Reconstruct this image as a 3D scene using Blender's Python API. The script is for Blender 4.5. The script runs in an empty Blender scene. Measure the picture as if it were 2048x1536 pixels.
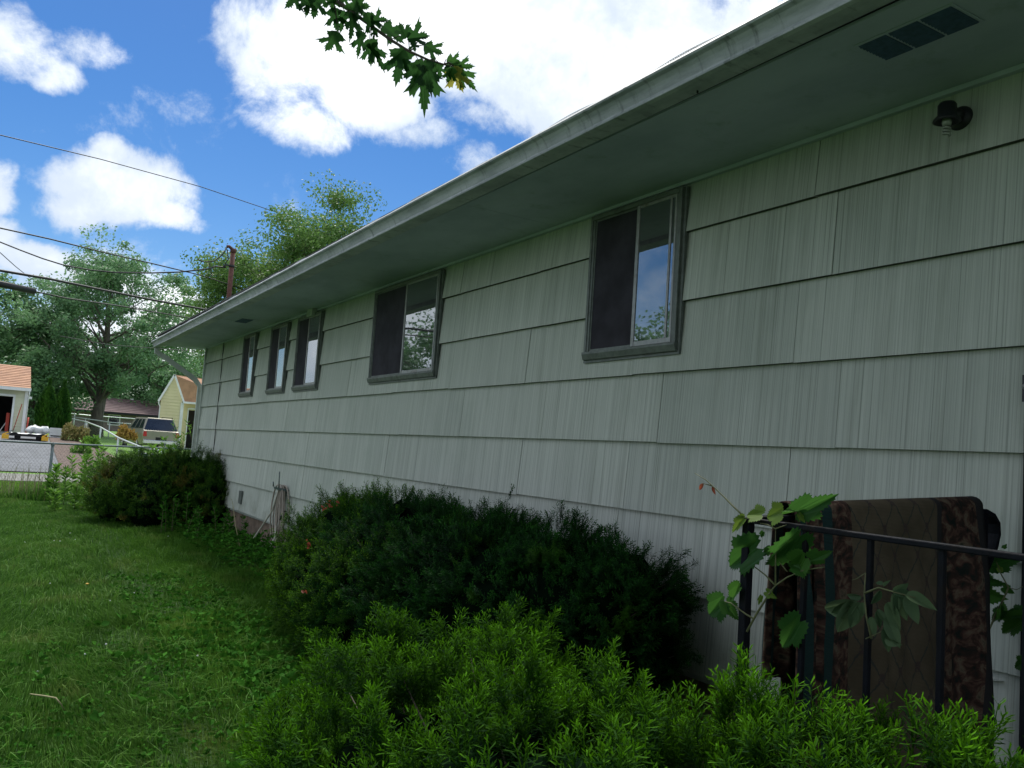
import bpy, bmesh, math, random
import numpy as np
from mathutils import Vector, Matrix
random.seed(4); RNG = np.random.default_rng(7)
scene = bpy.context.scene
C = scene.collection
PI = math.pi

# ------------------------------------------------------------------ camera
CAM = np.array([-3.3, 0.0, 1.5]); FPX = 1720.0
def unit(v):
    v = np.array(v, float); return v/np.linalg.norm(v)
_f = np.array([-1041., 77., FPX]); _c = (1041*.067+77)/FPX
_up = unit([.067, -1, _c]); _y = unit(_f); _y = unit(_y-_up*np.dot(_y, _up)); _x = np.cross(_y, _up)
RW = np.array([_x, _y, _up])          # camera frame (right, down, forward) -> world
def ray(px, py): return RW @ unit([px-1024, py-768, FPX])
def hit(px, py, ax, val):             # the point of a wall, ground or other plane seen at a pixel of the photograph
    d = ray(px, py); return CAM + d*((val-CAM[ax])/d[ax])
def along(px, py, dist): return CAM + ray(px, py)*dist
cam = bpy.data.cameras.new('camera'); co = bpy.data.objects.new('camera', cam); C.objects.link(co)
cam.sensor_width = 36; cam.lens = 36*FPX/2048; cam.clip_start = .05; cam.clip_end = 3000
m = Matrix.Identity(4)
for i in range(3):
    m[i][0] = RW[i][0]; m[i][1] = -RW[i][1]; m[i][2] = -RW[i][2]; m[i][3] = CAM[i]
co.matrix_world = m
scene.camera = co
scene.view_settings.view_transform = 'Standard'; scene.view_settings.look = 'None'
scene.view_settings.exposure = 1.05; scene.view_settings.gamma = 1; scene.view_settings.use_curve_mapping = False
scene.render.resolution_x = 1024; scene.render.resolution_y = 768

# ------------------------------------------------------------------ node helper
class NT:
    def __init__(s, tree): s.t = tree; s.n = tree.nodes; s.l = tree.links
    def new(s, ty, **k):
        n = s.n.new(ty)
        for a, b in k.items(): setattr(n, a, b)
        return n
    def put(s, sock, v):
        if isinstance(v, bpy.types.NodeSocket): s.l.new(v, sock)
        elif v is not None: sock.default_value = v
    def math(s, op, a, b=None, c=None, clamp=False):
        n = s.new('ShaderNodeMath', operation=op); n.use_clamp = clamp
        s.put(n.inputs[0], a); s.put(n.inputs[1], b) if b is not None else 0; s.put(n.inputs[2], c) if c is not None else 0
        return n.outputs[0]
    def vmul(s, v, k, add=(0, 0, 0)):
        n = s.new('ShaderNodeVectorMath', operation='MULTIPLY_ADD'); s.put(n.inputs[0], v)
        n.inputs[1].default_value = k; n.inputs[2].default_value = add; return n.outputs[0]
    def noise(s, v, scale, detail=3, rough=.55, dist=0):
        n = s.new('ShaderNodeTexNoise'); s.put(n.inputs['Vector'], v) if v is not None else 0
        n.inputs['Scale'].default_value = scale; n.inputs['Detail'].default_value = detail
        n.inputs['Roughness'].default_value = rough; n.inputs['Distortion'].default_value = dist
        return n.outputs['Fac']
    def mix(s, f, a, b):
        n = s.new('ShaderNodeMix', data_type='RGBA'); s.put(n.inputs[0], f)
        for k, v in ((6, a), (7, b)):
            if isinstance(v, tuple) and len(v) == 3: v = v+(1,)
            s.put(n.inputs[k], v)
        return n.outputs[2]
    def ss(s, v, lo, hi, a=0., b=1.):
        n = s.new('ShaderNodeMapRange', interpolation_type='SMOOTHSTEP'); s.put(n.inputs[0], v)
        n.inputs[1].default_value = lo; n.inputs[2].default_value = hi; n.inputs[3].default_value = a; n.inputs[4].default_value = b
        return n.outputs[0]
    def ramp(s, f, stops):
        n = s.new('ShaderNodeValToRGB'); s.put(n.inputs[0], f); e = n.color_ramp.elements
        while len(e) < len(stops): e.new(.5)
        for q, (p, c) in zip(e, stops): q.position = p; q.color = tuple(c)+(1,)
        return n.outputs[0]

# ------------------------------------------------------------------ sky and sun
SUN_EL, SUN_AZ = math.radians(57), math.radians(13)     # azimuth from +Y towards +X: behind the house
world = bpy.data.worlds.new('World'); scene.world = world; world.use_nodes = True
w = NT(world.node_tree); w.n.clear()
sky = w.new('ShaderNodeTexSky', sky_type='NISHITA'); sky.sun_disc = False
sky.sun_elevation = SUN_EL; sky.sun_rotation = SUN_AZ; sky.altitude = 200; sky.air_density = 1.0; sky.dust_density = .35; sky.ozone_density = 2.2
tc = w.new('ShaderNodeTexCoord'); sep = w.new('ShaderNodeSeparateXYZ'); w.l.new(tc.outputs['Generated'], sep.inputs[0])
wx, wy, wz = sep.outputs
nv = w.new('ShaderNodeVectorMath', operation='NORMALIZE'); w.l.new(tc.outputs['Generated'], nv.inputs[0])
warp = w.new('ShaderNodeTexNoise'); w.l.new(nv.outputs[0], warp.inputs['Vector']); warp.inputs['Scale'].default_value = 7; warp.inputs['Detail'].default_value = 6; warp.inputs['Roughness'].default_value = .6
ws = w.new('ShaderNodeSeparateColor'); w.l.new(warp.outputs['Color'], ws.inputs[0])
az = w.math('ADD', w.math('ARCTAN2', wx, wy), w.math('MULTIPLY', w.math('SUBTRACT', ws.outputs[0], .5), .07))
el = w.math('ADD', w.math('ARCSINE', wz), w.math('MULTIPLY', w.math('SUBTRACT', ws.outputs[1], .5), .06))
# clouds of the photograph: centre and half sizes (pixels of the photograph), strength
CL = [(700, 70, 190, 150, 1), (1000, 60, 330, 150, 1.1), (1320, 130, 330, 200, 1.2), (1200, 240, 150, 130, .9), (610, 245, 110, 58, .72),
      (560, 110, 110, 100, .8), (820, 265, 130, 42, .5), (960, 235, 110, 40, .42), (965, 330, 95, 55, .5), (520, 60, 90, 70, .6), (740, 190, 130, 80, 1),
      (240, 385, 145, 75, 1.05), (335, 440, 85, 34, .9), (150, 420, 70, 45, .8), (215, 330, 55, 45, .85),
      (50, 80, 75, 65, .72), (95, 130, 60, 45, .6), (185, 90, 75, 40, .5), (375, 215, 50, 40, .30), (320, 190, 50, 25, .2),
      (-15, 390, 45, 55, .8), (60, 515, 100, 35, .85), (-40, 480, 80, 50, .9), (170, 560, 130, 50, .55), (330, 640, 110, 70, .9), (180, 680, 160, 80, .85), (370, 705, 80, 40, 1)]
tot = None
for (px, py, rx, ry, s_) in CL:
    d = ray(px, py); a0 = math.atan2(d[0], d[1]); e0 = math.asin(d[2])
    ra = 1.12*rx/FPX/max(.3, math.cos(e0)); re = 1.12*ry/FPX
    u = w.math('DIVIDE', w.math('SUBTRACT', az, a0), ra); v = w.math('DIVIDE', w.math('SUBTRACT', el, e0), re)
    r2 = w.math('MULTIPLY_ADD', u, u, w.math('MULTIPLY', v, v))
    b = w.math('MULTIPLY', w.math('SUBTRACT', 1.0, r2), s_)
    b = w.math('MAXIMUM', b, 0.0)
    tot = b if tot is None else w.math('MAXIMUM', tot, b)
n1 = w.noise(nv.outputs[0], 9, 10, .68, .2); n2 = w.noise(nv.outputs[0], 2.4, 4, .55)
fld = w.math('ADD', tot, w.math('MULTIPLY', w.math('SUBTRACT', n1, .5), 1.9))
# the rest of the sky carries the same broken cloud
outm = w.ss(w.math('ABSOLUTE', w.math('SUBTRACT', az, .54)), .62, .85)
outm = w.math('MAXIMUM', outm, w.ss(el, .46, .62))
gen = w.math('MULTIPLY_ADD', w.math('SUBTRACT', n1, .5), .9, w.math('MULTIPLY_ADD', n2, 3.0, -.95))
fld = w.math('ADD', w.math('MULTIPLY', fld, w.math('SUBTRACT', 1.0, outm)), w.math('MULTIPLY', gen, outm))
den = w.ss(fld, .12, .66)
shade = w.math('ADD', w.noise(nv.outputs[0], 5.5, 5, .6), w.math('MULTIPLY', w.ss(fld, .4, 1.5), .25))
ccol = w.mix(w.ss(shade, .38, .78), (3.7, 4.2, 4.9), (6.5, 6.7, 6.9))
hs = w.new('ShaderNodeHueSaturation'); hs.inputs['Saturation'].default_value = 1.42; hs.inputs['Value'].default_value = .53; hs.inputs['Hue'].default_value = .507
w.l.new(sky.outputs[0], hs.inputs['Color'])
bgc = w.mix(den, hs.outputs[0], ccol)
bg = w.new('ShaderNodeBackground'); w.l.new(bgc, bg.inputs[0]); bg.inputs[1].default_value = .1
wo = w.new('ShaderNodeOutputWorld'); w.l.new(bg.outputs[0], wo.inputs[0])
sun = bpy.data.lights.new('sun', 'SUN'); sun.energy = 2.2; sun.angle = math.radians(14); sun.color = (1, .96, .88)
so = bpy.data.objects.new('sun', sun); C.objects.link(so)
sd = Vector((math.sin(SUN_AZ)*math.cos(SUN_EL), math.cos(SUN_AZ)*math.cos(SUN_EL), math.sin(SUN_EL)))
so.rotation_euler = sd.to_track_quat('Z', 'Y').to_euler(); so.location = (0, 0, 40)

# ------------------------------------------------------------------ materials
def mat(name): 
    mt = bpy.data.materials.new(name); mt.use_nodes = True; t = NT(mt.node_tree); t.n.clear()
    o = t.new('ShaderNodeOutputMaterial'); p = t.new('ShaderNodeBsdfPrincipled'); t.l.new(p.outputs[0], o.inputs[0])
    t.p = p; t.o = o; return mt, t
def pos(t): return t.new('ShaderNodeNewGeometry').outputs['Position']
def simple(name, col, rough=.7, metal=0, var=.18, scale=8, bump=.0, dirt=None, stretch=(1, 1, 1), spec=.5):
    mt, t = mat(name); P = t.vmul(pos(t), stretch)
    n = t.noise(P, scale, 5, .6)
    a = tuple(c*(1-var) for c in col); b = tuple(min(1, c*(1+var)) for c in col)
    c = t.mix(t.ss(n, .3, .7), a, b)
    if dirt:
        c = t.mix(t.ss(t.noise(P, scale*.35, 6, .7), .5, .72), c, dirt)
    t.put(t.p.inputs['Base Color'], c); t.p.inputs['Roughness'].default_value = rough; t.p.inputs['Metallic'].default_value = metal
    t.p.inputs['Specular IOR Level'].default_value = spec
    if bump:
        bm_ = t.new('ShaderNodeBump'); bm_.inputs['Strength'].default_value = bump; bm_.inputs['Distance'].default_value = .01
        t.put(bm_.inputs['Height'], t.noise(P, scale*6, 4, .6)); t.l.new(bm_.outputs[0], t.p.inputs['Normal'])
    return mt
def leafmat(name, dark, light, rough=.5, trans=.35, usetip=False, hue=None, trcol=None, spec=.2):
    mt, t = mat(name)
    at = t.new('ShaderNodeAttribute', attribute_name='rnd').outputs['Fac']
    f = at
    if usetip:
        tp = t.new('ShaderNodeAttribute', attribute_name='tip').outputs['Fac']
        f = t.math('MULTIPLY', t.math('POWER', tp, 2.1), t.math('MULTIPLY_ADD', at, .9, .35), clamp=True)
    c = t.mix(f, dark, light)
    if hue:      # a second tint in patches
        c = t.mix(t.math('MULTIPLY', t.ss(t.noise(pos(t), hue[1], 3), .56, .68), hue[2]), c, hue[0])
    t.put(t.p.inputs['Base Color'], c); t.p.inputs['Roughness'].default_value = rough; t.p.inputs['Specular IOR Level'].default_value = spec
    tr = t.new('ShaderNodeBsdfTranslucent'); t.put(tr.inputs[0], t.mix(.5, c, trcol or light))
    ms = t.new('ShaderNodeMixShader'); ms.inputs[0].default_value = trans
    t.l.new(t.p.outputs[0], ms.inputs[1]); t.l.new(tr.outputs[0], ms.inputs[2]); t.l.new(ms.outputs[0], t.o.inputs[0])
    return mt
M = {}
# combed, grey green painted wall shakes
mt, t = mat('striated_siding'); P = pos(t)
oi = t.new('ShaderNodeObjectInfo').outputs['Random']
sp = t.new('ShaderNodeSeparateXYZ'); t.l.new(P, sp.inputs[0])
cmb = t.new('ShaderNodeCombineXYZ'); t.put(cmb.inputs[0], t.math('MULTIPLY', sp.outputs[2], .22)); t.put(cmb.inputs[1], t.math('MULTIPLY', sp.outputs[1], 60)); t.put(cmb.inputs[2], t.math('MULTIPLY', oi, 40))
fine = t.noise(cmb.outputs[0], 2.3, 2, .65)
cm2 = t.new('ShaderNodeCombineXYZ'); t.put(cm2.inputs[0], t.math('MULTIPLY', sp.outputs[2], .30)); t.put(cm2.inputs[1], t.math('MULTIPLY', sp.outputs[1], 26)); t.put(cm2.inputs[2], t.math('MULTIPLY', oi, 25))
mid = t.noise(cm2.outputs[0], 1.6, 3, .6)
lum = t.math('ADD', t.math('MULTIPLY', t.ss(fine, .30, .60), .46), t.math('MULTIPLY', mid, .62))
stk = t.noise(t.vmul(P, (1, 5.5, .35)), 1.7, 5, .7)
c = t.mix(lum, (.285, .297, .266), (.61, .637, .58))
c = t.mix(t.math('MULTIPLY', t.ss(fine, .26, .40, 1, 0), .5), c, (.13, .15, .12))
c = t.mix(t.math('MULTIPLY', t.ss(t.noise(t.vmul(P, (1, .8, .5)), 1.3, 5, .7), .45, .75), .30), c, (.20, .245, .20))
c = t.mix(t.math('MULTIPLY', t.ss(stk, .50, .72), .38), c, (.22, .235, .19))
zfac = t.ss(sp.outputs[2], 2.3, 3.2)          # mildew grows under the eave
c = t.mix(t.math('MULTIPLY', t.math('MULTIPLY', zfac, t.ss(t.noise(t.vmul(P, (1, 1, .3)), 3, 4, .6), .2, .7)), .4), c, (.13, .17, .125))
c = t.mix(t.math('MULTIPLY', oi, .30), c, (.25, .28, .25))
c = t.mix(t.math('MULTIPLY', t.math('MULTIPLY', t.ss(sp.outputs[2], .95, .45, 0, 1), t.ss(t.noise(P, 4, 5, .7), .40, .70)), .45), c, (.15, .155, .10))
t.put(t.p.inputs['Base Color'], c); t.p.inputs['Roughness'].default_value = .8; t.p.inputs['Specular IOR Level'].default_value = .25
bu = t.new('ShaderNodeBump'); bu.inputs['Strength'].default_value = .55; bu.inputs['Distance'].default_value = .004; t.put(bu.inputs['Height'], t.math('ADD', fine, t.math('MULTIPLY', mid, .6))); t.l.new(bu.outputs[0], t.p.inputs['Normal'])
M['siding'] = mt
# soffit: painted board, mildew in clouds
mt, t = mat('soffit_board'); P = pos(t)
c = t.mix(t.ss(t.noise(t.vmul(P, (1, .5, 1)), 2.2, 6, .65), .3, .75), (.46, .49, .60), (.33, .365, .46))
c = t.mix(t.math('MULTIPLY', t.ss(t.noise(P, 5, 5, .7), .55, .75), .4), c, (.15, .21, .16))
t.put(t.p.inputs['Base Color'], c); t.p.inputs['Roughness'].default_value = .75; M['soffit'] = mt
mt, t = mat('weathered_gutter'); P = pos(t)
c = t.mix(t.ss(t.noise(t.vmul(P, (1, .6, 3)), 4, 6, .7), .35, .7), (.46, .475, .50), (.27, .29, .31))
c = t.mix(t.math('MULTIPLY', t.ss(t.noise(t.vmul(P, (4, 14, 1)), 1.4, 5, .7), .52, .75), .75), c, (.07, .08, .075))
t.put(t.p.inputs['Base Color'], c); t.p.inputs['Roughness'].default_value = .6; M['gutter'] = mt
M['downspout'] = simple('painted_downspout', (.42, .46, .43), .6, 0, .12, 5, .1, (.25, .28, .24))
M['trimfar'] = simple('house_trim', (.35, .38, .35), .7, 0, .15, 6)
M['alum'] = simple('aluminium_frame', (.13, .145, .135), .5, .2, .18, 20, .05, (.08, .085, .08))
M['alum2'] = simple('bright_aluminium_sash', (.30, .30, .30), .42, .4, .12, 30, .05, (.19, .175, .16))
M['screen'] = simple('dark_insect_screen', (.035, .032, .042), .85, 0, .3, 4, 0, None, (1, 1, 1), .2)
M['vent'] = simple('blue_grey_vent_mesh', (.05, .085, .17), .8, 0, .2, 40)
M['curtain'] = simple('grey_curtain', (.10, .105, .125), .9, 0, .2, 30, 0, None, (1, 5, .3))
mt, t = mat('window_pane'); t.n.remove(t.p)
gl = t.new('ShaderNodeBsdfGlossy'); gl.inputs['Color'].default_value = (.86, .90, .93, 1); gl.inputs['Roughness'].default_value = .015
trn = t.new('ShaderNodeBsdfTransparent'); trn.inputs[0].default_value = (.55, .57, .6, 1)
fr = t.new('ShaderNodeFresnel'); fr.inputs[0].default_value = 2.6
ms = t.new('ShaderNodeMixShader'); t.put(ms.inputs[0], t.math('ADD', fr.outputs[0], .16, clamp=True)); t.l.new(trn.outputs[0], ms.inputs[1]); t.l.new(gl.outputs[0], ms.inputs[2]); bu = t.new('ShaderNodeBump'); bu.inputs['Strength'].default_value = .12; bu.inputs['Distance'].default_value = .004; t.put(bu.inputs['Height'], t.noise(pos(t), 3.5, 1)); t.l.new(bu.outputs[0], gl.inputs['Normal'])
df = t.new('ShaderNodeBsdfDiffuse'); df.inputs[0].default_value = (.30, .31, .30, 1); m2 = t.new('ShaderNodeMixShader')
t.put(m2.inputs[0], t.math('MULTIPLY_ADD', t.noise(t.vmul(pos(t), (1, 1, .5)), 9, 5, .7), .16, .02)); t.l.new(ms.outputs[0], m2.inputs[1]); t.l.new(df.outputs[0], m2.inputs[2]); t.l.new(m2.outputs[0], t.o.inputs[0])
M['glass'] = mt
M['black'] = simple('black_painted_iron', (.004, .005, .009), .55, 0, .3, 25, .2, (.010, .007, .006), spec=.14)
M['plastic'] = simple('black_lamp_metal', (.012, .012, .018), .5, 0, .2, 10)
M['bulb'] = simple('white_bulb_glass', (.30, .32, .29), .25, 0, .03, 5)
M['butt'] = simple('shadow_line_edge', (.045, .05, .038), .95, 0, .2, 9)  # near-black underside paints in the shadow line below each course
M['found'] = simple('brown_foundation', (.16, .115, .085), .9, 0, .3, 9, .5, (.09, .08, .06))
M['concrete'] = simple('pale_concrete', (.185, .185, .17), .9, 0, .14, 3, .3, (.14, .135, .12))
M['asphalt'] = simple('grey_asphalt', (.135, .145, .16), .9, 0, .18, 2.5, .4, (.10, .105, .115))
M['shingle'] = simple('orange_brown_shingles', (.42, .235, .145), .9, 0, .16, 3, .3, (.36, .20, .13))
M['dshingle'] = simple('dark_brown_shingles', (.115, .075, .075), .9, 0, .2, 2, .3)
M['roofdark'] = simple('grey_shingles', (.07, .07, .068), .95, 0, .3, 20, .5)
M['cream'] = simple('cream_vinyl_siding', (.60, .62, .47), .6, 0, .06, 2)
M['yellow'] = simple('yellow_vinyl_siding', (.66, .60, .36), .6, 0, .06, 2)
M['white'] = simple('white_paint', (.74, .76, .77), .5, 0, .07, 3)
M['brick'] = simple('grey_brick_wall', (.20, .165, .155), .9, 0, .2, 6)
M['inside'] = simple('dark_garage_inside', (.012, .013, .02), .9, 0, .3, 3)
M['galv'] = simple('galvanised_pipe', (.13, .165, .165), .45, .45, .2, 12, .1)
M['galvw'] = simple('bright_galvanised_pipe', (.62, .68, .68), .4, .3, .08, 6)
M['rust'] = simple('rusty_pipe', (.115, .048, .036), .8, .1, .25, 14, .3, (.10, .045, .035))
M['wire'] = simple('black_cable', (.012, .013, .016), .6, 0, .2, 5)
M['hose'] = simple('faded_tan_hose', (.34, .29, .25), .6, 0, .15, 12, .1, (.22, .18, .15))
M['hose2'] = simple('pale_hose', (.42, .41, .34), .55, 0, .12, 12)
M['suv'] = simple('tan_silver_car_paint', (.27, .255, .21), .35, .35, .06, 2)
M['carglass'] = simple('car_glass', (.022, .026, .04), .07, 0, .3, 3, 0, None, (1, 1, 1), 1.0)
M['tyre'] = simple('black_rubber', (.015, .015, .016), .9, 0, .2, 5)
M['redlamp'] = simple('red_tail_light', (.50, .018, .02), .25, 0, .1, 5)
M['chrome'] = simple('chrome_trim', (.6, .6, .6), .2, .9, .05, 4)
M['red'] = simple('red_painted_handle', (.42, .05, .03), .6, 0, .1, 5)
M['yel'] = simple('yellow_plastic', (.75, .42, .03), .5, 0, .1, 5)
M['blue'] = simple('dark_blue_plastic', (.015, .05, .12), .5, 0, .1, 5)
M['wood'] = simple('pale_wood_edging', (.42, .38, .25), .85, 0, .2, 9, .2)
M['bark'] = simple('tree_bark', (.105, .095, .08), .95, 0, .35, 6, .8, (.06, .055, .045), (1, 1, .25))
M['twig'] = simple('thin_twig', (.06, .05, .035), .8, 0, .3, 20)
M['vinestem'] = simple('vine_stem', (.11, .12, .05), .7, 0, .3, 25)
M['straw'] = simple('dry_straw', (.26, .24, .12), .8, 0, .15, 25)
M['brush'] = simple('dried_brush', (.42, .27, .07), .9, 0, .3, 12, .5)
# ground
mt, t = mat('lawn_soil'); P = pos(t)
c = t.mix(t.ss(t.noise(P, 1.6, 6, .65), .3, .7), (.018, .052, .012), (.045, .11, .02))
spg = t.new('ShaderNodeSeparateXYZ'); t.l.new(P, spg.inputs[0])
c = t.mix(t.ss(spg.outputs[1], 19, 26), c, t.mix(t.ss(t.noise(P, 3, 6, .65), .3, .7), (.07, .17, .022), (.13, .26, .035)))
t.put(t.p.inputs['Base Color'], c); t.p.inputs['Roughness'].default_value = .95
M['ground'] = mt
mt, t = mat('wood_mulch'); P = pos(t)
c = t.mix(t.ss(t.noise(P, 9, 6, .75), .3, .7), (.06, .04, .035), (.20, .145, .12)); t.put(t.p.inputs['Base Color'], c); t.p.inputs['Roughness'].default_value = .95
bu = t.new('ShaderNodeBump'); bu.inputs['Strength'].default_value = .8; bu.inputs['Distance'].default_value = .05; t.put(bu.inputs['Height'], t.noise(P, 16, 5, .7)); t.l.new(bu.outputs[0], t.p.inputs['Normal'])
M['mulch'] = mt
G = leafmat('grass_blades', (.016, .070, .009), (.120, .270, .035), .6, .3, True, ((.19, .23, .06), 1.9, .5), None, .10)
M['grass'] = G
M['grassfar'] = leafmat('far_grass_blades', (.05, .14, .015), (.20, .36, .04), .55, .35, True)
M['broad'] = leafmat('broad_weed_leaves', (.018, .080, .010), (.055, .18, .018), .8, .15, False, None, None, .03)
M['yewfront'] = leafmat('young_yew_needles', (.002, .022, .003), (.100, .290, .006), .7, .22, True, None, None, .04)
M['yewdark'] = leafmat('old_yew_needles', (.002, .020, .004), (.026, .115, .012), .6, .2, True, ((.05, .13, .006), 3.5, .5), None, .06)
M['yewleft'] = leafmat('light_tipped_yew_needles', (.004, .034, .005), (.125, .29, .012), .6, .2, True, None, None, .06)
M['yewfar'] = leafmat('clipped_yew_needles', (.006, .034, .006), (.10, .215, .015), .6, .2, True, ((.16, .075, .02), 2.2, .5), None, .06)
M['yewcore'] = simple('painted_shade_core', (.003, .008, .004), 1.0, 0, .4, 6, spec=0.)  # solid near-black core paints the inner shade seen between the sprays
M['weedleaf'] = leafmat('tall_weed_leaves', (.04, .13, .018), (.18, .36, .05), .5, .4)
M['vineleaf'] = leafmat('grape_leaves', (.020, .085, .022), (.075, .20, .030), .4, .45)
M['vineyoung'] = leafmat('young_grape_leaves', (.10, .20, .03), (.18, .27, .04), .4, .5)
M['wilt'] = leafmat('wilted_leaves', (.035, .075, .035), (.11, .17, .085), .6, .3)
M['maple'] = leafmat('maple_leaves', (.014, .055, .018), (.05, .14, .03), .45, .42)
M['mapley'] = leafmat('yellowing_maple_leaf', (.20, .24, .04), (.34, .32, .06), .45, .5)
def crownmat(name, a, b, tr=.35): return leafmat(name, a, b, .5, tr)
M['crownA'] = crownmat('maple_crown_leaves', (.075, .165, .09), (.20, .36, .17), .42)  # leaf tones lightened in place of distance haze
M['crownB'] = crownmat('dark_crown_leaves', (.06, .145, .07), (.165, .31, .13), .4)
M['crownC'] = crownmat('light_ash_leaves', (.055, .14, .035), (.17, .30, .075), .4)
M['arbor'] = crownmat('arborvitae_sprays', (.018, .070, .014), (.07, .18, .025), .2)
M['redleaf'] = leafmat('reddish_leaves', (.22, .05, .03), (.35, .10, .05), .5, .4)

# ------------------------------------------------------------------ object helpers
def tag(o, label=None, cat=None, group=None, kind=None):
    if label: o['label'] = label
    if cat: o['category'] = cat
    if group: o['group'] = group
    if kind: o['kind'] = kind
    return o
def thing(name, label, cat, loc=(0, 0, 0), group=None):
    o = bpy.data.objects.new(name, None); C.objects.link(o); o.location = loc; o.empty_display_size = .2
    return tag(o, label, cat, group)
def link(name, me, parent=None):
    o = bpy.data.objects.new(name, me); C.objects.link(o)
    if parent is not None:
        o.parent = parent
        top = parent
        off = Vector((0, 0, 0))
        while top is not None: off += top.location; top = top.parent
        o.location = -off
    return o
class MB:
    def __init__(s): s.v = []; s.f = []; s.sm = []
    def add(s, vs, fs, smooth=False):
        k = len(s.v); s.v += [tuple(map(float, q)) for q in vs]; s.f += [tuple(i+k for i in f) for f in fs]; s.sm += [smooth]*len(fs); return s
    def box(s, a, b, bevel=0):
        x0, y0, z0 = a; x1, y1, z1 = b
        vs = [(x0, y0, z0), (x1, y0, z0), (x1, y1, z0), (x0, y1, z0), (x0, y0, z1), (x1, y0, z1), (x1, y1, z1), (x0, y1, z1)]
        return s.add(vs, [(0, 3, 2, 1), (4, 5, 6, 7), (0, 1, 5, 4), (1, 2, 6, 5), (2, 3, 7, 6), (3, 0, 4, 7)])
    def bar(s, p, q, w, h, up=(0, 0, 1)):           # box-section bar
        p = Vector(p); q = Vector(q); d = (q-p).normalized(); u = Vector(up)
        if abs(d.dot(u)) > .98: u = Vector((0, 1, 0))
        r = d.cross(u).normalized(); u = r.cross(d)
        vs = [e+r*a*w/2+u*b*h/2 for e in (p, q) for a, b in ((-1, -1), (1, -1), (1, 1), (-1, 1))]
        return s.add(vs, [(3, 2, 1, 0), (4, 5, 6, 7), (0, 1, 5, 4), (1, 2, 6, 5), (2, 3, 7, 6), (3, 0, 4, 7)])
    def tube(s, pts, r, n=8, caps=True):
        pts = [Vector(p) for p in pts]; rs = r if isinstance(r, (list, tuple)) else [r]*len(pts)
        k = len(pts); vs = []; a = None
        for i, p in enumerate(pts):
            d = (pts[min(i+1, k-1)]-pts[max(i-1, 0)])
            d = d.normalized() if d.length > 1e-9 else Vector((0, 0, 1))
            if a is None: a = d.orthogonal().normalized()
            a = (a-d*a.dot(d)); a = a.normalized() if a.length > 1e-6 else d.orthogonal().normalized()
            b = d.cross(a)
            vs += [p+(a*math.cos(2*PI*j/n)+b*math.sin(2*PI*j/n))*rs[i] for j in range(n)]
        fs = [(i*n+j, i*n+(j+1) % n, (i+1)*n+(j+1) % n, (i+1)*n+j) for i in range(k-1) for j in range(n)]
        if caps: fs += [tuple(range(n))[::-1], tuple((k-1)*n+j for j in range(n))]
        return s.add(vs, fs, True)
    def lathe(s, c, prof, n=20, axis='z'):
        vs = []
        for r, h in prof:
            for j in range(n):
                a = 2*PI*j/n
                if axis == 'z': vs.append((c[0]+r*math.cos(a), c[1]+r*math.sin(a), c[2]+h))
                elif axis == 'x': vs.append((c[0]+h, c[1]+r*math.cos(a), c[2]+r*math.sin(a)))
                else: vs.append((c[0]+r*math.cos(a), c[1]+h, c[2]+r*math.sin(a)))
        k = len(prof)
        return s.add(vs, [(i*n+j, i*n+(j+1) % n, (i+1)*n+(j+1) % n, (i+1)*n+j) for i in range(k-1) for j in range(n)], True)
    def mesh(s, name, mt):
        me = bpy.data.meshes.new(name); me.from_pydata(s.v, [], s.f)
        me.polygons.foreach_set('use_smooth', s.sm); me.materials.append(mt); me.update()
        bm = bmesh.new(); bm.from_mesh(me); bmesh.ops.recalc_face_normals(bm, faces=bm.faces); bm.to_mesh(me); bm.free()
        return me
    def build(s, name, mt, parent=None, bevel=0):
        me = s.mesh(name, mt); o = link(name, me, parent)
        if bevel:
            b = o.modifiers.new('bevel', 'BEVEL'); b.width = bevel; b.segments = 2; b.limit_method = 'ANGLE'
        return o
def npmesh(name, V, F, mt, attrs=None, smooth=False):      # F: (n,4) quads or (n,3) triangles
    me = bpy.data.meshes.new(name); V = np.asarray(V, np.float32); F = np.asarray(F, np.int32); k = F.shape[1]
    me.vertices.add(len(V)); me.vertices.foreach_set('co', V.ravel())
    me.loops.add(F.size); me.loops.foreach_set('vertex_index', F.ravel())
    me.polygons.add(len(F)); me.polygons.foreach_set('loop_start', np.arange(0, F.size, k, dtype=np.int32)); me.polygons.foreach_set('loop_total', np.full(len(F), k, np.int32))
    if smooth: me.polygons.foreach_set('use_smooth', np.ones(len(F), bool))
    me.update(calc_edges=True)
    for n, a in (attrs or {}).items():
        at = me.attributes.new(n, 'FLOAT', 'POINT'); at.data.foreach_set('value', np.asarray(a, np.float32))
    me.materials.append(mt); return me
def scatter(base, R, T, S, rnd):        # base: (V, F, tip); copies merged into one mesh
    V, F, tip = base; n = len(T); k = len(V)
    W = np.einsum('nij,kj->nki', R, V)*S[:, None, None]+T[:, None, :]
    FF = (F[None]+(np.arange(n)*k)[:, None, None]).reshape(-1, F.shape[1])
    return W.reshape(-1, 3), FF, np.tile(tip, n), np.repeat(rnd, k)
def merge(parts):
    o = 0; Vs, Fs, ts, rs = [], [], [], []
    for V, F, t_, r_ in parts: Vs.append(V); Fs.append(F+o); ts.append(t_); rs.append(r_); o += len(V)
    return np.concatenate(Vs), np.concatenate(Fs), np.concatenate(ts), np.concatenate(rs)
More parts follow.
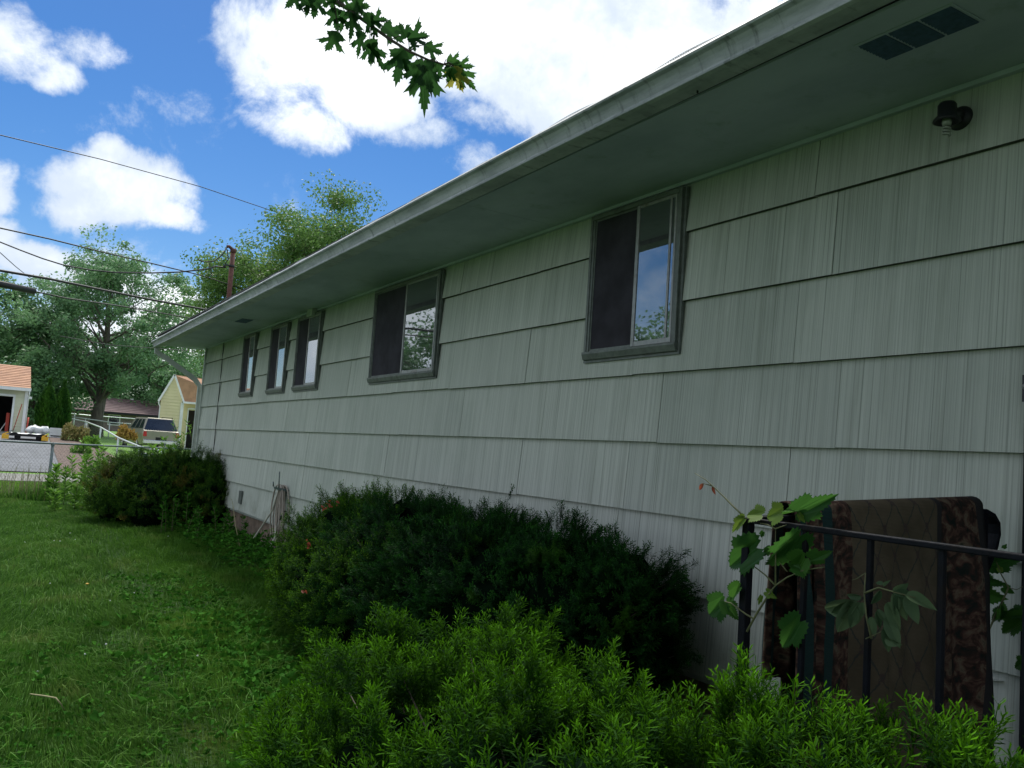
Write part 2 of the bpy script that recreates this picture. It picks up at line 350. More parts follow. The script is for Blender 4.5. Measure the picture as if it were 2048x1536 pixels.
def frames(D, spin=None):               # rotation matrices whose z axis is D
    n = len(D); D = D/np.linalg.norm(D, axis=1, keepdims=True)
    a = np.tile([0., 0., 1.], (n, 1)); a[np.abs(D[:, 2]) > .95] = [1, 0, 0]
    X = np.cross(a, D); X /= np.linalg.norm(X, axis=1, keepdims=True); Y = np.cross(D, X)
    if spin is None: spin = RNG.uniform(0, 2*PI, n)
    c, s_ = np.cos(spin)[:, None], np.sin(spin)[:, None]
    return np.stack([X*c+Y*s_, -X*s_+Y*c, D], axis=2)

# ------------------------------------------------------------------ terrain
def terr(x, y):
    x = np.asarray(x, float); y = np.asarray(y, float)
    L = np.interp(y, [-50, 30, 38, 46, 60, 75, 200], [0, 0, .55, 1.08, 1.3, 1.5, 2.2])
    Rr = np.interp(y, [-50, 33, 38, 46, 60, 75, 200], [0, 0, .12, .66, 1.0, 1.42, 2.2])
    k = np.clip((x+.2)/2.2, 0, 1); k = k*k*(3-2*k)
    near = .015*np.sin(x*2.1+y*1.3)*np.cos(y*1.7-x)*(y < 25)
    wallrise = .08*np.clip(1+x/1.2, 0, 1)*(y < 18)
    return L*(1-k)+Rr*k+near+wallrise
xs = np.unique(np.concatenate([np.linspace(-400, -20, 14), np.linspace(-20, 20, 81), np.linspace(20, 400, 14)]))
ys = np.unique(np.concatenate([np.linspace(-200, -6, 10), np.linspace(-6, 80, 173), np.linspace(80, 700, 14)]))
GX, GY = np.meshgrid(xs, ys, indexing='ij'); V = np.stack([GX, GY, terr(GX, GY)], -1).reshape(-1, 3)
nx, ny = len(xs), len(ys); I = np.arange(nx*ny).reshape(nx, ny)
F = np.stack([I[:-1, :-1], I[1:, :-1], I[1:, 1:], I[:-1, 1:]], -1).reshape(-1, 4)
tag(link('ground', npmesh('ground', V, F, M['ground'], None, True)), kind='structure')
def sheet(name, quad, mt, lift, nu=24, nv=24):           # a sheet lying on the terrain, quad corners in plan
    a, b, c_, d = [np.array(q, float) for q in quad]; Vs = []
    for i in range(nu+1):
        for j in range(nv+1):
            u, v = i/nu, j/nv; p = (a*(1-u)+b*u)*(1-v)+(d*(1-u)+c_*u)*v; Vs.append((p[0], p[1], float(terr(p[0], p[1]))+lift))
    I = np.arange((nu+1)*(nv+1)).reshape(nu+1, nv+1); F = np.stack([I[:-1, :-1], I[1:, :-1], I[1:, 1:], I[:-1, 1:]], -1).reshape(-1, 4)
    return tag(link(name, npmesh(name, np.array(Vs), F, mt, None, True)), kind='structure')
sheet('driveway', [(-13, 29.8), (-1.25, 30.6), (-1.0, 46), (-13, 46)], M['asphalt'], .03)
sheet('driveway_slab', [(-13, 44.2), (-1.9, 44.2), (-1.9, 46.3), (-13, 46.3)], M['concrete'], .05)
sheet('mulch_bed', [(-1.25, 30.4), (2.2, 31.2), (1.2, 42), (-1.0, 45)], M['mulch'], .04)
sd_ = MB()
for i in range(26):                        # pavement slabs with joints, running across the view
    x0 = -20+i*1.5; x1 = x0+1.485
    fy = lambda x: 26.3+.12*(x+1)
    z = .03
    sd_.add([(x0, fy(x0), -.1), (x1, fy(x1), -.1), (x1, fy(x1)+3.7, -.1), (x0, fy(x0)+3.7, -.1), (x0, fy(x0), z), (x1, fy(x1), z), (x1, fy(x1)+3.7, z), (x0, fy(x0)+3.7, z)],
            [(0, 3, 2, 1), (4, 5, 6, 7), (0, 1, 5, 4), (1, 2, 6, 5), (2, 3, 7, 6), (3, 0, 4, 7)])
tag(sd_.build('sidewalk', M['concrete']), kind='structure')

# ------------------------------------------------------------------ the house
YE = 16.56; ZS = 3.15
house = thing('house', 'long single storey house clad in grey green combed shakes, white gutter along its eave', 'house', (0, 9, 0))
# sheathing behind the shakes, foundation
MB().box((.004, -2.5, .40), (9, YE-.03, ZS)).build('wall', M['trimfar'], house)
MB().box((.03, -2.4, -.3), (8.9, YE-.1, .40)).build('foundation', M['found'], house)
Z0, CH = .435, .402
def panel_mesh(L, H, slip=0):
    b, tp, lap = .034, .006, .03       # butt proud, top nearly flush under the next course
    vs = [(-b, 0, 0), (0, 0, 0), (0, 0, H), (-tp, 0, H), (-b, L, 0), (0, L, 0), (0, L, H), (-tp, L, H)]
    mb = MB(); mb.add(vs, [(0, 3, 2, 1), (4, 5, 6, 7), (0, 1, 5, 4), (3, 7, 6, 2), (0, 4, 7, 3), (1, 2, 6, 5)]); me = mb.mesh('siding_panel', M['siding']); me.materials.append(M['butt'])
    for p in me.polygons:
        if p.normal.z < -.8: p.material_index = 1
    return me
pcache = {}
rr = random.Random(11)
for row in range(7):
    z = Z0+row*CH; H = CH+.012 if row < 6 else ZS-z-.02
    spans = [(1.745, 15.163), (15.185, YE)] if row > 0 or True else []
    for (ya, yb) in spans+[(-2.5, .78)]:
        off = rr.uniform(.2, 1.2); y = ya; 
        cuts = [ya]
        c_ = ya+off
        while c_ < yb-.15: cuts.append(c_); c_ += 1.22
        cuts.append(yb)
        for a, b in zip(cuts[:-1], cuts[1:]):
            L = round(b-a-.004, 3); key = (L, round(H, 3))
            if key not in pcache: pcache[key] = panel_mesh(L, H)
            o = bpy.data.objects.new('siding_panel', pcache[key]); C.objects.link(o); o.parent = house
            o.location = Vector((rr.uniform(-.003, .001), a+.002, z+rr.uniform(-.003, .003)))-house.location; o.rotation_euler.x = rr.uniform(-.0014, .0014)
MB().tube([(-.03, 15.174, .5), (-.031, 15.172, 1.6), (-.03, 15.174, 3.13)], .007, 5).build('cable', M['wire'], house)
# one slipped shake low by the door
MB().add([(-.032, 1.82, .80), (-.032, 2.32, .84), (-.030, 2.32, .70)], [(0, 1, 2)]).add([(-.032, 1.82, .80), (-.032, 2.32, .70), (-.012, 2.32, .70), (-.012, 1.82, .80)], [(0, 1, 2, 3)]).build('split_shake', M['siding'], house)
# soffit boards, fascia, roof
XE = -.78; YO = 17.15
cuts = [-2.8, 1.3, 5.0, 8.7, 12.3, YO]
for a, b in zip(cuts[:-1], cuts[1:]):
    MB().box((-.766, a+.002, ZS), (.0, b-.002, ZS+.012)).build('soffit_board', M['soffit'], house)
MB().box((-.036, 1.7, ZS-.022), (-.004, YE, ZS-.001)).build('cove_trim', M['soffit'], house)
MB().box((-.798, -2.8, ZS+.035), (-.780, YO, ZS+.148)).build('fascia', M['trimfar'], house)
MB().box((-.779, YO-.02, ZS+.0), (0, YO-.001, ZS+.14)).build('end_board', M['trimfar'], house)
rf = MB(); zr = ZS+.15; xr = 4.6; zt = zr+(xr-XE)*.27
rf.add([(XE-.06, -2.9, zr+.0), (XE-.06, YO+.05, zr), (xr, YO+.05, zt), (xr, -2.9, zt), (XE-.06, -2.9, zr+.02), (XE-.06, YO+.05, zr+.02), (xr, YO+.05, zt+.03), (xr, -2.9, zt+.03), (9.8, -2.9, zr), (9.8, YO+.05, zr), (9.8, -2.9, zr+.02), (9.8, YO+.05, zr+.02)],
       [(0, 1, 2, 3), (4, 7, 6, 5), (0, 4, 5, 1), (3, 2, 9, 8), (7, 10, 11, 6), (1, 5, 6, 2), (2, 6, 11, 9), (8, 9, 11, 10), (0, 3, 7, 4), (3, 8, 10, 7)])
rf.build('roof', M['roofdark'], house)
MB().add([(.01, YE-.02, ZS), (9, YE-.02, ZS), (4.5, YE-.02, zt-.06)], [(0, 1, 2)]).build('gable_end', M['trimfar'], house)
# gutter: profile in x,z swept along y with a slight fall to the far end
def gz(y): return -.085*max(0, y-1)/16.0
prof = [(-.801, 3.27), (-.803, 3.150), (-.896, 3.146), (-.916, 3.150), (-.918, 3.158), (-.884, 3.180), (-.882, 3.192), (-.892, 3.214), (-.899, 3.226), (-.914, 3.243), (-.936, 3.249), (-.940, 3.258), (-.926, 3.276), (-.908, 3.262), (-.895, 3.225), (-.880, 3.192), (-.875, 3.166), (-.812, 3.164), (-.809, 3.27)]
secs = [-2.8, .4, 3.05, 6.1, 9.15, 12.2, 15.2, 17.0]
gut = MB(); ysg = np.concatenate([np.linspace(-2.8, 17.0, 34)])
vs = [(x, y, z+gz(y)) for y in ysg for x, z in prof]; n = len(prof)
gut.add(vs, [(i*n+j, i*n+(j+1) % n, (i+1)*n+(j+1) % n, (i+1)*n+j) for i in range(len(ysg)-1) for j in range(n)])
gut.add([(x, 17.0, z+gz(17)) for x, z in prof[:10]], [tuple(range(10))]); gut.add([(x, 17.004, z+gz(17)) for x, z in prof[:10]], [tuple(range(10))])
g = gut.build('gutter', M['gutter'], house)
for y in (3.1, 6.15, 9.2, 12.25, 15.3):       # seams
    sm = MB(); vs = [(x-.002 if x < -.85 else x, yy, z+gz(y)-(.002 if z < 3.16 else 0)) for yy in (y-.012, y+.012) for x, z in prof[2:12]]
    sm.add(vs, [(j, j+1, 10+j+1, 10+j) for j in range(9)]).build('gutter_seam', M['gutter'], g)
hr = random.Random(3)
for k in range(15):
    y = 1.7+k*1.02+hr.uniform(-.1, .1)
    MB().bar((-.932, y, 3.262+gz(y)), (-.81, y, 3.268+gz(y)), .014, .004).build('gutter_strap', M['gutter'], g)
    if k % 2: MB().box((-.83, y, 3.128), (-.822, y+.004, 3.152)).build('gutter_nail', M['wire'], g)
# ribbed leaf guard bulging over the gutter lip
gd = MB(); L_ = .90
def bulge(y):
    u = (y+.45) % L_/L_; return .003+.030*max(0, math.sin(PI*u))**2*(.75+.25*math.sin(y*2.3+1))
yy = np.arange(.6, 16.9, .016)
for y in yy:
    b = bulge(y); z = 3.268+gz(y); pts = [(-.924, y, z), (-.918, y, z+b*.75), (-.895, y, z+b+.004), (-.855, y, z+b*.95+.012), (-.82, y, z+b*.6+.02)]
    for p, q in zip(pts[:-1], pts[1:]):
        gd.add([(p[0], y-.0035, p[2]), (q[0], y-.0035, q[2]), (q[0], y+.0035, q[2]), (p[0], y+.0035, p[2])], [(0, 1, 2, 3)])
for (xo, kf, dz) in ((-.924, 0, 0), (-.918, .75, 0), (-.895, 1, .004), (-.82, .6, .02)):
    pts = [(xo, y, 3.268+gz(y)+bulge(y)*kf+dz) for y in yy[::6]]
    for p, q in zip(pts[:-1], pts[1:]):
        gd.add([(p[0]-.001, p[1], p[2]-.003), (q[0]-.001, q[1], q[2]-.003), (q[0]+.001, q[1], q[2]+.003), (p[0]+.001, p[1], p[2]+.003)], [(0, 1, 2, 3)])
tag(gd.build('leaf_guard', M['gutter'], house), kind='stuff')
# downspout
dsp = [Vector((-.85, 16.80, 3.08)), Vector((-.85, 16.80, 2.98)), Vector((-.70, 16.78, 2.90)), Vector((-.16, 16.70, 2.55)), Vector((-.055, 16.68, 2.42)), Vector((-.055, 16.68, .35)), Vector((-.055, 16.68, .15)), Vector((-.25, 16.68, .08))]
ds = MB(); rw = []
for i, p in enumerate(dsp):
    d = (dsp[min(i+1, 7)]-dsp[max(i-1, 0)]).normalized(); s_ = Vector((0, 1, 0)); u = d.cross(s_).normalized()
    rw += [p+s_*.035+u*.045, p-s_*.035+u*.045, p-s_*.035-u*.045, p+s_*.035-u*.045]
ds.add(rw, [(i*4+j, i*4+(j+1) % 4, i*4+4+(j+1) % 4, i*4+4+j) for i in range(7) for j in range(4)]).build('downspout', M['downspout'], house, .006)
MB().box((-.05, YE-.02, .42), (.01, YE+.04, 3.14)).build('corner_board', M['downspout'], house)
# soffit vents
def vent(x0, x1, y0, y1, n, label=None):
    v = MB().box((x0-.012, y0-.012, ZS-.004), (x1+.012, y1+.012, ZS-.001)).build('soffit_vent', M['soffit'], house)
    L = (y1-y0-(n-1)*.012)/n
    for k in range(n):
        a = y0+k*(L+.012); p = MB(); p.box((x0, a, ZS-.006), (x1, a+L, ZS-.0045))
        for q in range(9):
            xx = x0+(q+.5)*(x1-x0)/9; p.add([(xx-.005, a, ZS-.0062), (xx+.005, a, ZS-.010), (xx+.005, a+L, ZS-.010), (xx-.005, a+L, ZS-.0062)], [(0, 1, 2, 3)])
        p.build('vent_screen', M['vent'], v)
vent(-.625, -.455, 1.70, 2.07, 3); vent(-.515, -.36, 11.95, 12.38, 1)
MB().box((-.10, 10.2, 3.06), (-.040, 10.40, 3.149)).build('junction_box', M['trimfar'], house)
# windows
def window(y0, y1, z0, z1, ys_, shade=0, extra=None, cur=0):
    wn = MB()                                    # outer flange on the shakes
    wn.box((-.0425, y0-.02, z0-.03), (-.026, y1+.02, z1+.0)); f = wn.build('window', M['alum'], house)
    fr = MB(); e = .030; X0 = -.062
    fr.box((X0, y0, z0), (-.034, y0+.022, z1)); fr.box((X0, y1-.022, z0), (-.034, y1, z1))
    fr.box((X0, y0+.0225, z1-.03), (-.034, y1-.0225, z1)); fr.build('window_frame', M['alum'], f, .003)
    for sa in (y0+.023, y1-.043): MB().box((-.056, sa, z0+.04), (-.036, sa+.020, z1-.031)).build('stop', M['alum'], f, .002)
    si = MB(); si.add([(-.072, y0-.006, z0+.022), (-.072, y1+.006, z0+.022), (-.072, y1+.006, z0+.036), (-.072, y0-.006, z0+.036), (-.034, y0-.006, z0-.018), (-.034, y1+.006, z0-.018), (-.034, y1+.006, z0+.042), (-.034, y0-.006, z0+.042), (-.060, y0-.006, z0-.012), (-.060, y1+.006, z0-.012)],
                      [(0, 1, 2, 3), (3, 2, 6, 7), (0, 8, 9, 1), (8, 4, 5, 9), (4, 7, 6, 5), (0, 3, 7, 4, 8), (1, 9, 5, 6, 2)])
    si.build('window_sill', M['alum'], f)
    zb, zt_ = z0+.04, z1-.031
    s2 = MB(); w_ = .026                        # near sash: stiles, rails
    s2.box((-.058, y0+.0435, zb), (-.050, y0+.0435+w_*.6, zt_)); s2.box((-.061, ys_-w_*.5, zb), (-.050, ys_+w_*.5, zt_))
    s2.box((-.058, y0+.0435+w_*.6, zb), (-.050, ys_-w_*.5, zb+.028)); s2.box((-.058, y0+.0435+w_*.6, zt_-.018), (-.050, ys_-w_*.5, zt_)); s2.build('sash', M['alum2'], f, .0015)
    MB().box((-.0552, y0+.0435+w_*.6, zb+.028), (-.0532, ys_-w_*.5, zt_-.018)).build('pane', M['glass'], f)
    if extra: MB().box((-.060, extra-.008, zb+.028), (-.0555, extra+.008, zt_-.018)).build('muntin', M['alum2'], f, .0015)
    s3 = MB(); s3.box((-.049, ys_+.013, zb), (-.040, ys_+.028, zt_)); s3.box((-.049, y1-.055, zb), (-.040, y1-.0435, zt_)); s3.box((-.049, ys_+.028, zb), (-.040, y1-.055, zb+.014)); s3.box((-.049, ys_+.028, zt_-.012), (-.040, y1-.055, zt_)); s3.build('screen_frame', M['alum'], f)
    MB().box((-.0455, ys_+.028, zb+.014), (-.0435, y1-.055, zt_-.012)).build('insect_screen', M['screen'], f)
    cu = MB(); k = 24; ya, yb = y0+.05, ys_
    vs = [(-.040-.003*math.sin(i*2.1), ya+(yb-ya)*i/k, z) for i in range(k+1) for z in (zb, zt_)]
    cu.add(vs, [(2*i, 2*i+2, 2*i+3, 2*i+1) for i in range(k)]); cu.build('curtain', M['curtain'], f)
window(3.66, 4.535, 2.172, 3.11, 4.045, extra=3.75)
window(6.76, 8.28, 2.172, 3.11, 7.47)
window(9.96, 10.88, 2.172, 3.10, 10.40)
window(11.32, 12.12, 2.172, 3.10, 11.68)
window(12.95, 13.67, 2.172, 3.10, 13.25)
# door edge at the right of the picture
dr = MB(); dr.box((-.05, 1.68, .36), (.02, 1.742, 2.62)); dr.box((-.05, .78, .36), (.02, .85, 2.62)); dr.box((-.05, .8505, 2.55), (.02, 1.6795, 2.62)); dr.build('door_frame', M['black'], house, .003)
d_ = MB().box((-.018, .8505, .37), (.01, 1.6795, 2.549)).build('door', M['plastic'], house)
MB().box((-.058, 1.715, 1.83), (-.0505, 1.745, 1.93)).build('hinge', M['plastic'], d_)
MB().lathe((-.062, 1.730, 1.885), [(0, -.012), (.01, -.010), (.012, 0), (.008, .004)], 12, 'x').build('screw', M['alum2'], d_)
# porch lamp
pl = MB(); LC = (-.0, 2.03, 3.01)
pl.lathe((-.02, LC[1], LC[2]), [(0, -.022), (.038, -.022), (.048, -.012), (.052, 0), (.052, .018)], 24, 'x'); lam = pl.build('porch_lamp', M['plastic'], house)
MB().lathe((-.045, LC[1], LC[2]+.005), [(.0, -.035), (.022, -.035), (.03, -.02), (.03, .015)], 16, 'x').tube([(-.06, LC[1], LC[2]+.012), (-.09, LC[1], LC[2]+.02), (-.115, LC[1], LC[2]+.01)], .022, 12).build('lamp_arm', M['plastic'], lam)
so_ = Vector((-.115, LC[1]+.0, LC[2]+.01))
MB().lathe(so_, [(0, .030), (.03, .030), (.036, .02), (.036, -.022), (.052, -.040), (.054, -.048), (.046, -.050), (.030, -.030), (.0, -.028)], 20).build('lamp_socket', M['plastic'], lam)
hb = MB(); hb.lathe((so_.x, so_.y, so_.z-.052), [(.0, .02), (.018, .02), (.019, .0), (.016, -.012), (0, -.013)], 16)
hel = [(so_.x+.013*math.cos(a), so_.y+.013*math.sin(a), so_.z-.068-.0020*a) for a in np.linspace(0, 6*PI, 50)]
hb.tube(hel, .0045, 8); hb.build('spiral_bulb', M['bulb'], lam)
# small outlet box, faucet and hose hanger low on the wall
MB().box((-.05, 12.98, .55), (-.025, 13.12, .74)).build('foundation_vent', M['alum'], house, .003)
fc = MB(); fy, fz = 10.70, .60
fc.tube([(-.02, fy, fz), (-.09, fy, fz), (-.11, fy, fz-.03), (-.115, fy, fz-.07)], [.014, .014, .013, .011], 8); fc.lathe((-.07, fy, fz+.03), [(0, .02), (.028, .018), (.03, .008), (0, .004)], 10); fc.tube([(-.07, fy, fz), (-.07, fy, fz+.04)], .006, 6)
fc.build('faucet', M['plastic'], house)
# service mast through the roof
ms_ = hit(462, 560, 0, .35)
my = hit(457, 600, 0, .35)[1]
mz = hit(466, 500, 0, .35)[2]
mst = MB(); mst.tube([(.35, my, 3.3), (.35, my, mz-.02)], .045, 12); mast = mst.build('service_mast', M['rust'], house)
MB().lathe((.35, my, mz-.03), [(.047, -.03), (.055, -.03), (.058, .02), (.045, .05), (.0, .06)], 12).tube([(.33, my-.01, mz), (.26, my-.03, mz+.045), (.22, my-.04, mz+.03)], .03, 8).build('weatherhead', M['rust'], mast)
cl_ = hit(463, 533, 0, .35)[2]
MB().lathe((.35, my, cl_), [(.046, -.025), (.056, -.025), (.056, .025), (.046, .025)], 12).bar((.35, my, cl_), (.23, my-.03, cl_+.005), .03, .03).lathe((.21, my-.03, cl_-.02), [(0, -.03), (.03, -.025), (.022, 0), (.03, .025), (0, .03)], 10).build('pipe_clamp', M['wire'], mast)
M1 = Vector((.35, my, mz)); MC = Vector((.21, my-.03, cl_))
MB().tube([(.22, my-.04, mz+.02), (.14, my-.05, mz-.15), (.0, my-.1, mz-.30), (-.2, my-.15, mz-.36), (-.32, my-.2, mz-.34)], .012, 6).tube([(.23, my-.03, mz-.02), (.27, my-.02, mz-.2), (.22, my-.03, cl_+.02)], .010, 6).tube([(-.1, my-.12, mz-.34), (-.05, my-.1, mz-.48), (-.02, my-.1, mz-.6)], .009, 5).build('service_cable', M['wire'], mast)

# ------------------------------------------------------------------ overhead lines
def wire(name, pix, r, label, cat='cable', extra=None):
    # pix: pixel and the distance of the wire there
    P = [along(*q) for q in pix]
    mb = MB(); pts = []
    for a, b in zip(P[:-1], P[1:]):
        for u in np.linspace(0, 1, 7)[:-1]: pts.append(a*(1-u)+b*u)
    pts.append(P[-1]); mb.tube(pts, r, 6)
    return tag(mb.build(name, M['wire']), label, cat)
wire('overhead_cable', [(-700, 110, 24), (-330, 190, 25), (0, 270, 26), (200, 318, 28), (400, 373, 31), (590, 437, 35), (760, 505, 40), (1000, 600, 48)], .013, 'thin topmost overhead cable crossing the blue sky and vanishing behind the pale tree')
wire('overhead_cable', [(-700, 300, 24), (-330, 385, 24), (0, 456, 24), (100, 478, 25), (200, 503, 26), (300, 526, 28), (400, 550, 30), (520, 590, 34), (700, 650, 40)], .018, 'second overhead cable from the top, passing behind the rusty mast')
p3 = [(-700, 200, 30), (-300, 370, 24), (0, 484, 20), (40, 500, 19.6), (85, 517, 19.3), (130, 531, 19), (180, 540, 18.7), (230, 545, 18.4), (300, 546, 18.1), (360, 544, 17.9), (415, 538, 17.7), (432, 533, 17.6), (452, 535, float(np.linalg.norm(np.array(MC)-CAM)))]
wire('service_drop', p3, .014, 'twisted service cable sagging across to the insulator on the rusty mast')
wire('overhead_cable', [(-500, 300, 22), (-200, 400, 25), (0, 505, 30), (30, 532, 34), (60, 556, 40)], .013, 'short piece of cable dropping steeply at the left edge into the trees')
wire('overhead_cable', [(-700, 420, 20), (-330, 488, 21), (0, 541, 22), (100, 558, 23), (200, 579, 24.5), (300, 599, 26), (420, 621, 28), (600, 655, 32)], .030, 'thickest dark overhead cable running down behind the gutter')
o = wire('overhead_cable', [(-700, 440, 20), (-330, 505, 21), (0, 568, 22), (70, 583, 22.6), (130, 596, 23), (240, 612, 24.5), (390, 638, 27), (600, 670, 31)], .016, 'lowest thick-sleeved overhead cable in front of the maple crown')
MB().tube([along(-60, 556, 21.9), along(0, 568, 22), along(68, 582.5, 22.6)], .075, 10).build('splice_sleeve', M['wire'], o)
wire('overhead_cable', [(120, 672, 45), (220, 690, 43), (330, 698, 41), (410, 704, 40), (600, 716, 39)], .016, 'faint low wire seen beneath the far end of the eave')

# ------------------------------------------------------------------ stoop, railing, rug
M['oldconc'] = simple('mossy_concrete', (.13, .13, .11), .95, 0, .25, 5, .4, (.07, .08, .05))
stp = thing('stoop', 'concrete stoop under the black iron railing at the door', 'stoop', (-.7, 1.2, 0))
MB().box((-1.5, .1, -.1), (-.03, 1.88, .35)).build('slab', M['oldconc'], stp, .01)
MB().box((-1.5, -.25, -.1), (-.03, .098, .17)).build('step', M['oldconc'], stp, .01)
RX, RY, RZ = -1.40, 1.79, 1.365
rail = thing('iron_railing', 'black iron handrail around the stoop with a curled end near the wall', 'railing', (RX, RY, .35))
tr = MB(); tr.bar((RX, RY+.03, RZ), (RX, -.1, RZ-.01), .032, .015).tube([(RX-.001, RY+.03, RZ-.002), (RX-.001, RY+.045, RZ-.002)], .010, 8); tr.build('top_rail', M['black'], rail, .003)
e2 = hit(1948, 1019, 1, RY); e2x, e2z = float(e2[0]), float(e2[2])
rb = MB(); rb.bar((RX+.02, RY, RZ+.004), (e2x, RY, e2z), .040, .014)
# curled end: flat bar bending down and back
crv = [hit(px, py, 1, RY) for px, py in ((1945, 1020), (1962, 1021), (1978, 1030), (1987, 1046), (1988, 1068), (1982, 1095), (1972, 1120), (1966, 1135))]
vs = []; n = len(crv)
for i, p in enumerate(crv):
    d = unit(crv[min(i+1, n-1)]-crv[max(i-1, 0)]); nn = np.array([d[2], 0, -d[0]])*.007
    for sy in (-.022, .022):
        for sn in (-1, 1): vs.append((p[0]+nn[0]*sn, RY+sy, p[2]+nn[2]*sn))
fs = []
for i in range(n-1):
    a, b = i*4, i*4+4; fs += [(a, a+2, b+2, b), (a+1, b+1, b+3, a+3), (a, b, b+1, a+1), (a+2, a+3, b+3, b+2)]
fs += [(0, 1, 3, 2), (n*4-4, n*4-2, n*4-1, n*4-3)]
rb.add(vs, fs); rb.build('back_rail', M['black'], rail)
MB().box((RX-.013, RY-.013, .35), (RX+.013, RY+.013, RZ-.008)).build('post', M['black'], rail, .003)
rp = hit(1962, 1100, 1, RY)
MB().box((rp[0]-.020, RY-.016, .35), (rp[0]+.016, RY+.016, e2z-.01)).build('post', M['black'], rail, .003)
MB().box((RX-.022, -.12, .35), (RX+.022, -.08, RZ-.012)).build('post', M['black'], rail, .003)
for y in (1.585, 1.385, 1.195, 1.005, .815, .62, .43, .24, .05):
    MB().box((RX-.007, y-.007, .42), (RX+.007, y+.007, RZ-.008)).build('baluster', M['black'], rail, .002)
MB().bar((RX, RY-.02, .43), (RX, -.08, .43), .022, .03).build('bottom_rail', M['black'], rail)
for x in (-1.0, -.62):
    MB().box((x-.012, RY-.012, .42), (x+.012, RY+.012, RZ+.02)).build('baluster', M['black'], rail, .002)
# rug over the back rail
mt, t = mat('patterned_rug'); uv = t.new('ShaderNodeUVMap'); uv.uv_map = 'UVMap'; su = t.new('ShaderNodeSeparateXYZ'); t.l.new(uv.outputs[0], su.inputs[0]); U, Vv = su.outputs[0], su.outputs[1]
fl = t.noise(t.vmul(uv.outputs[0], (1, 1, 1)), 24, 4, .6, .6)
flor = t.ramp(fl, [(.36, (.012, .018, .017)), (.46, (.045, .024, .02)), (.54, (.10, .055, .042)), (.62, (.15, .115, .08)), (.72, (.03, .035, .025))])
wob = t.math('MULTIPLY', t.math('SUBTRACT', t.noise(uv.outputs[0], 45, 2), .5), .016)
s1 = t.math('PINGPONG', t.math('ADD', t.math('ADD', U, t.math('MULTIPLY', Vv, .62)), wob), .055)
s2 = t.math('PINGPONG', t.math('ADD', t.math('SUBTRACT', U, t.math('MULTIPLY', Vv, .62)), wob), .055)
ln = t.math('MINIMUM', s1, s2)
cross_ = t.math('ADD', s1, s2)
beige = t.mix(t.ss(t.noise(uv.outputs[0], 9, 4), .3, .7), (.085, .068, .045), (.125, .10, .068))
fld = t.mix(t.ss(ln, .0018, .0040, .75, 0), beige, (.035, .045, .045))
fld = t.mix(t.math('MULTIPLY', t.ss(cross_, .016, .024, 1, 0), t.ss(t.noise(uv.outputs[0], 130, 2), .4, .5)), fld, (.07, .05, .045))
def band(a, b): return t.math('MULTIPLY', t.math('GREATER_THAN', U, a), t.math('LESS_THAN', U, b))
c = t.mix(band(.23, .67), flor, fld)
c = t.mix(t.math('ADD', band(.0, .03), band(.10, .145), clamp=True), c, (.016, .045, .045))
c = t.mix(t.math('ADD', band(.66, .685), band(.875, .93), clamp=True), c, (.03, .03, .032))
wv = t.new('ShaderNodeTexWave'); t.put(wv.inputs['Vector'], uv.outputs[0]); wv.bands_direction = 'Y'; wv.inputs['Scale'].default_value = 75
t.put(t.p.inputs['Base Color'], t.mix(t.math('MULTIPLY', wv.outputs['Fac'], .25), c, (.05, .04, .03))); t.p.inputs['Roughness'].default_value = .95; t.p.inputs['Specular IOR Level'].default_value = .1
bu = t.new('ShaderNodeBump'); bu.inputs['Strength'].default_value = .5; bu.inputs['Distance'].default_value = .003; t.put(bu.inputs['Height'], wv.outputs['Fac']); t.l.new(bu.outputs[0], t.p.inputs['Normal'])
M['rug'] = mt
def rug_piece(x0, x1, front, back, u0, u1, out=0.0, nu=44):
    sec = []                                        # path across the rail: front hem, over the top, back hem
    L = front
    for k in range(15): sec.append((-.034-out-.02*(1-k/14), -front+front*k/14, front*(1-k/14)))
    for k in range(1, 8):
        a = PI-PI*k/8; sec.append(((.034+out)*math.cos(a), (.026+out)*math.sin(a), 0))
    for k in range(12): sec.append((.034+out+.015*k/11, -back*k/11, 0))
    s = 0; ss_ = [0]
    for a, b in zip(sec[:-1], sec[1:]): s += math.hypot(a[0]-b[0], a[1]-b[1]); ss_.append(s)
    vs = []; uvs = []
    for i in range(nu+1):
        u = i/nu; x = x0+(x1-x0)*u; rz = RZ+.004+(e2z-RZ)*(x-RX)/(e2x-RX)+.012
        for (dy, dz, _), q in zip(sec, ss_):
            hang = min(1, max(0, -dz)/.25)
            fold = .016*math.sin(u*8+dz*2.5)*hang+.018*math.sin(u*21+2+dz*3)*hang*(.45 if .35 < u < .8 else 1)+.006*math.sin(u*40+dz*9)*hang
            vs.append((x+.025*hang*(u-.5)*abs(dz), RY+dy-fold*(1 if dy < 0 else -1)-(.012*hang if dy < 0 else 0), rz+dz)); uvs.append((u0+(u1-u0)*u, q))
    n = len(sec); I = np.arange((nu+1)*n).reshape(nu+1, n); F = np.stack([I[:-1, :-1], I[1:, :-1], I[1:, 1:], I[:-1, 1:]], -1).reshape(-1, 4)
    me = npmesh('rug', np.array(vs), F, M['rug'], None, True); ul = me.uv_layers.new(name='UVMap')
    li = np.empty(len(me.loops), np.int32); me.loops.foreach_get('vertex_index', li); ul.data.foreach_set('uv', np.array(uvs, np.float32)[li].ravel())
    return me
rug = thing('rug', 'beige rug with diamond trellis and dark floral borders draped over the back handrail', 'rug', (-.7, RY, 1.4))
def solid(o, th):
    s = o.modifiers.new('solid', 'SOLIDIFY'); s.thickness = th; s.offset = 1
xl = float(hit(1590, 1030, 1, RY)[0]); xr_ = float(hit(1944, 1016, 1, RY)[0])
o = link('front_fold', rug_piece(xl+.03, xr_, .86, .7, .06, .92), rug); solid(o, .006)
